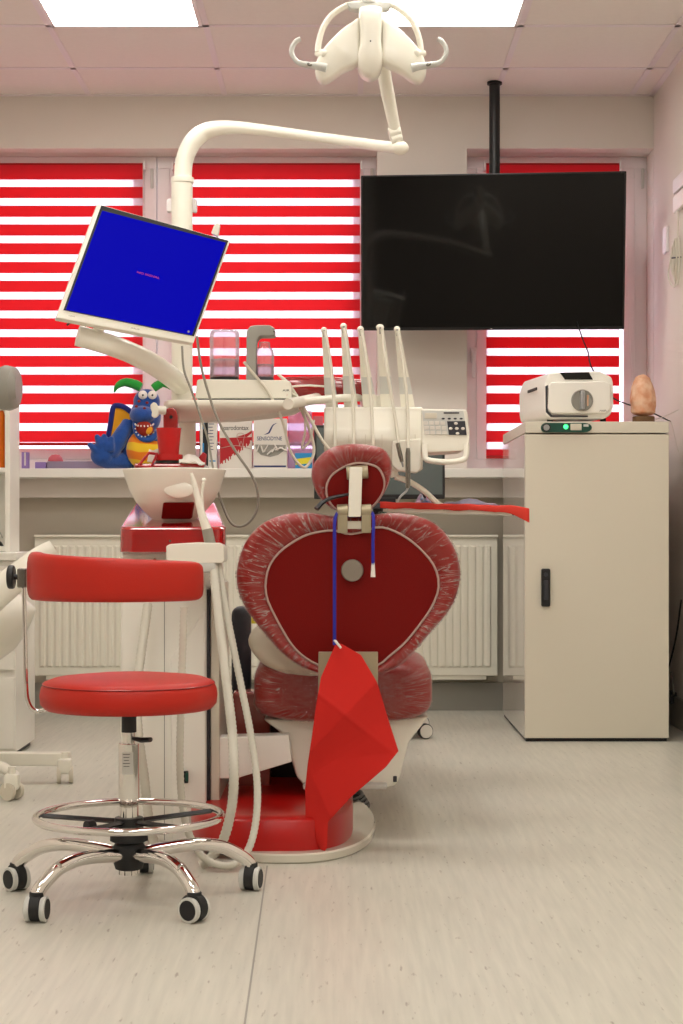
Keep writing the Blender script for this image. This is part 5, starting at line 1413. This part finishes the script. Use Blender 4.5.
m.prism([P(236, 437, Yx - .0012), P(246, 434, Yx - .0012), P(251.8, 430.5, Yx - .0012), P(251.8, 433, Yx - .0012), P(247, 437, Yx - .0012)], (0, .001, 0))
m.build('red_print', 'cardred', bx_)
m = MB(); m.tube(catmull([P(237.5, 434, Yx - .002), P(237, 438, Yx - .002), P(239, 442, Yx - .002), P(239.5, 446, Yx - .002), P(241, 441, Yx - .002), P(243, 446, Yx - .002), P(243.5, 440, Yx - .002), P(244.5, 435, Yx - .002), P(241, 433, Yx - .002)], 4, True), .0012, 6, closed=True)
m.tube(catmull([P(221, 448, Yx - .002), P(236, 445.5, Yx - .002), P(251, 449, Yx - .002)], 5), .0014, 6); m.build('tooth_drawing', 'pipe', bx_)
Yy = 7.47
m, lc = sill_box('x', 0, 253.5, 287, 418.5, Yy, .08, '', '')
t = thing('tube_dispenser', 'white glossy dispenser with blue swoosh and sample tubes showing in its window', 'dispenser', lc)
bx_ = m.build('box_body', 'card', t)
m = MB(); m.text('SENSODYNE', P(269.5, 438.7, Yy), (1, 0, 0), (0, 0, 1), L(5.4, Yy), width=L(25, Yy), bold=.01); m.build('lettering', 'navyink', bx_)
m = MB(); sw_ = catmull([P(264, 434.5, Yy - .0012), P(268, 432.5, Yy - .0012), P(270.5, 428, Yy - .0012), P(273, 424.5, Yy - .0012), P(277, 423, Yy - .0012), P(273.5, 425.5, Yy - .0012), P(271.5, 429.5, Yy - .0012), P(269, 433.5, Yy - .0012)], 4, True); m.prism(sw_, (0, .001, 0)); m.build('swoosh', 'navyink', bx_)
m = MB(); m.prism([P(255, 444.5, Yy - .001), P(286, 445, Yy - .001), P(285, 450, Yy - .001), P(278, 455, Yy - .001), P(270, 457, Yy - .001), (P(261, 455, Yy - .001)), P(256, 450, Yy - .001)], (0, .001, 0)); m.build('window_cutout', 'grey', bx_)
m = MB(); m.box(P(270, 466.3, Yy - .001), (L(32, Yy), .001, L(1.6, Yy))); m.build('base_stripe', 'navyink', bx_)
for i, (x, y, a) in enumerate(((258, 448, 70), (262, 449, 110), (266, 448.5, 60), (270, 452, 45), (274, 449, 55), (279, 448.5, 20), (283, 449, 150), (276, 447, 120))):
    d = Vector((math.cos(math.radians(a)), 0, math.sin(math.radians(a)))) * L(4, Yy); c = P(x, y, Yy - .006)
    m = MB(); m.tube([c - d, c + d * .6, c + d], [.008, .006, .002], 10, sx=.9, sy=.5)
    o = m.build('sample_tube', 'paper'); tag(o, 'small white sample tube in the window of the glossy dispenser', 'tube', 'sample tubes in the dispenser window')
m, lc = sill_box('x', 0, 208, 217, 419, 7.5, .06, '', '')
t = thing('slim_carton', 'slim white carton with fine dark print between black pack and red print carton', 'carton', lc); bx_ = m.build('carton_body', 'card', t)
m = MB()
for i in range(9): m.box(P(211.5 - (i % 2), 424 + 3.2 * i, 7.4995), (L(5 - (i % 3) * .6, 7.5), .001, .003))
m.build('print', 'navyink', bx_)
m = MB(); m.box(P(212.5, 461, 7.4995), (L(6, 7.5), .001, .006)); m.build('teal_print', 'cyan', bx_)
m, lc = sill_box('x', 0, 199.5, 207.5, 420, 7.49, .05, '', '')
t = thing('brush_pack', 'narrow upright black and blue brush pack on sill beside the post', 'pack', lc); bx_ = m.build('pack_body', 'black', t)
m = MB(); m.box(P(201.5, 440, 7.4895), (L(2.5, 7.49), .001, L(34, 7.49))); m.build('white_stripe', 'card', bx_)
m = MB(); m.box(P(203.2, 452, 7.489), (L(1.6, 7.49), .001, L(18, 7.49))); m.box(P(203.5, 426, 7.489), (L(2, 7.49), .001, L(6, 7.49))); m.build('blue_print', 'cyan', bx_)
m, lc = sill_box('x', 0, 295, 312, 453, 7.45, .05, '', '')
t = thing('small_carton', 'small blue and yellow carton on sill left of headrest', 'carton', lc); bx_ = m.build('carton_body', 'cyan', t)
m = MB(); m.prism([P(295.5, 459, 7.4485), P(311.5, 457, 7.4485), P(311.5, 463, 7.4485), P(295.5, 465, 7.4485)], (0, .001, 0)); m.build('yellow_print', 'yellow', bx_)
m, lc = sill_box('x', 0, 288, 312, 411, 7.53, .06, '', '', bev=.006)
o = m.build('clear_container', 'lilac'); tag(o, 'tall lilac clear plastic container behind the blue and yellow carton', 'container')
m, lc = sill_box('x', 0, 313, 323, 416, 7.53, .05, '', '', bev=.003)
o = m.build('pink_carton', 'pinkcap'); tag(o, 'narrow pink carton on sill partly hidden behind the console', 'carton')
m, lc = sill_box('x', 0, 21.5, 28.5, 452, 7.56, .03, '', '')
t = thing('purple_carton', 'upright purple carton at the left end of the sill', 'carton', lc); bx_ = m.build('carton_body', 'purple', t)
m = MB(); m.box(P(25, 459, 7.5592), (L(1.4, 7.56), .001, L(13, 7.56))); m.build('pale_stripe', 'card', bx_)
m, lc = sill_box('x', 0, 35, 46, 462, 7.56, .03, '', '')
o = m.build('purple_sachet', 'purple'); tag(o, 'low flat purple sachet on the sill between carton and tray', 'sachet')
m, lc = sill_box('x', 0, 47, 101, 461.2, 7.56, .08, '', '', bev=.003)
o = m.build('frosted_tray', 'frost'); tag(o, 'long frosted clear tray on the sill left of the plush dragon', 'tray')
zt3 = pz(461.2, 7.56)
m = MB(); c = Vector((pxx(55.5, 7.6), 7.60, zt3)); m.lathe([(0, .033), (.018, .030), (.030, .018), (.034, .004), (.034, 0)], c, n=32); o = m.build('rubber_dome', 'pinkcap'); tag(o, 'pink rubber dome resting on the frosted tray', 'dome')

# ------------------------------------------------------------------ plush dragon on the sill
Yp2 = 7.50; ud_ = L(1, Yp2)
dr = thing('plush_dragon', 'blue plush dragon with yellow belly and green horns sitting on the sill', 'plush toy', (pxx(138, Yp2), Yp2, SILL))
def D(x, y, dy=0): v = P(x, y, Yp2); v.y += dy; return v
m = MB()
m.ell(D(140, 446, .03), (22 * ud_, .085, 24 * ud_))                      # torso
m.ell(D(146, 416, -.01), (15.5 * ud_, .06, 19 * ud_))                       # head top
m.ell(D(147, 402, -.01), (13.5 * ud_, .055, 13 * ud_))
m.ell(D(144, 416, -.06), (13 * ud_, .055, 9 * ud_))                       # snout
m.ell(D(149, 436, -.045), (13 * ud_, .05, 5 * ud_), Matrix.Rotation(.5, 3, 'Y'))  # lower jaw
m.tube(catmull([D(129, 423, -.01), D(124, 433, -.04), D(118, 444, -.05), D(111, 455, -.06)], 5), [.030, .030, .030, .031, .032, .034, .034, .035, .036, .037, .038, .038, .038, .038, .038, .038], 16)  # arm
m.tube(catmull([D(130, 462, 0), D(118, 461, -.03), D(108, 461, -.06), D(103, 457, -.08)], 5), .036, 16)      # leg
m.ell(D(104, 456, -.08), (11 * ud_, .03, 11 * ud_))
for x0, y0, x1, y1 in ((104, 455, 93, 446), (106, 452, 100, 438), (110, 451, 107, 437.5), (113, 452, 114, 440)):
    m.tube([D(x0, y0, -.09), D((x0 + x1) / 2, (y0 + y1) / 2, -.095), D(x1, y1, -.09)], [.020, .019, .012], 12); m.ell(D(x1, y1, -.09), .013, n=12)
m.ell(D(160, 461, -.02), (14 * ud_, .06, 7.5 * ud_))
m.tube(catmull([D(136, 424, -.07), D(138, 433, -.085), D(143, 439.5, -.09), D(150, 441.5, -.09), D(156, 439, -.085), D(159, 432, -.07)], 4), .011, 10)
m.tube(catmull([D(120, 436, -.01), D(126, 430, -.02), D(131, 424, -.01)], 4), .03, 12)
body = m.build('body', 'blueplush', dr)
rm = body.modifiers.new('fuse', 'REMESH'); rm.mode = 'VOXEL'; rm.voxel_size = .004; rm.use_smooth_shade = True
sm_ = body.modifiers.new('soften', 'SMOOTH'); sm_.factor = .8; sm_.iterations = 6
m = MB(); m.ell(D(145.5, 450, -.03), (18.5 * ud_, .066, 20 * ud_)); m.build('belly', 'belly', dr)
for sd, pts in ((-1, [(142, 388), (134, 384.5), (125, 383), (118, 387), (115, 393)]), (1, [(154, 389), (159, 385.5), (164, 384), (169, 387), (171, 390)])):
    r0 = [.021, .022, .019, .013, .003] if sd < 0 else [.019, .020, .017, .011, .003]
    p_ = catmull([D(x, y, -.03) for x, y in pts], 4); rr2 = []
    for i in range(len(p_)):
        f = i / (len(p_) - 1) * 4; k = min(int(f), 3); rr2.append((r0[k] * (1 - (f - k)) + r0[k + 1] * (f - k)) * (1 if i % 4 else .93))
    m = MB(); m.tube(p_, rr2, 14); m.build('horn', 'greenfelt', dr)
for x, y in ((144.5, 396, ), (154, 396)):
    m = MB(); m.ell(D(x, y, -.062), (4.6 * ud_, .012, 4.4 * ud_)); e = m.build('eye', 'toy_white', dr)
    m = MB(); m.ell(D(x + .3, y + .5, -.074), (.0045, .003, .0045)); m.build('pupil', 'black', e)
m = MB(); m.pprism([(107, 436), (109, 424), (112, 411), (114, 405), (122, 406), (128, 410), (132, 414), (130, 424), (122, 430), (116, 436)], Yp2 + .03, .014, .004); wg = m.build('wing', 'ochre', dr)
m = MB(); m.tube(catmull([D(107, 438, .03), D(109.5, 424, .03), (D(112, 408, .03)), D(116, 405, .03), D(124, 407, .03), D(132, 413, .03)], 5), .012, 12); m.build('wing_edge', 'navy', wg)
m = MB(); m.ell(D(147, 430, -.085), (9 * ud_, .022, 7.5 * ud_), Matrix.Rotation(.35, 3, 'Y')); mt_ = m.build('mouth', 'mouth', dr)
m = MB()
for i in range(9):
    a = PI * (.02 + .98 * i / 8); x = 147 - 9 * math.cos(a); y = 425.5 + 2.2 * math.sin(a); m.box(D(x, y, -.10 - .01 * math.sin(a)), (.006, .006, .008), .002)
for i in range(8):
    a = PI * i / 7; x = 146 - 8 * math.cos(a); y = 430 + 8 * math.sin(a); m.box(D(x, y, -.098), (.006, .006, .006), .002)
m.build('teeth', 'toy_white', mt_)
m = MB(); m.ell(D(152, 432, -.105), (.012, .008, .018), Matrix.Rotation(.6, 3, 'Y')); m.build('tongue', 'ochre', mt_)
m = MB()
for x, y in ((139, 408), (147, 410), (141, 402.5), (149, 404)): m.ell(D(x, y, -.098 if y > 405 else -.075), (.007, .006, .006), n=12)
m.build('spot', 'mouth', dr)
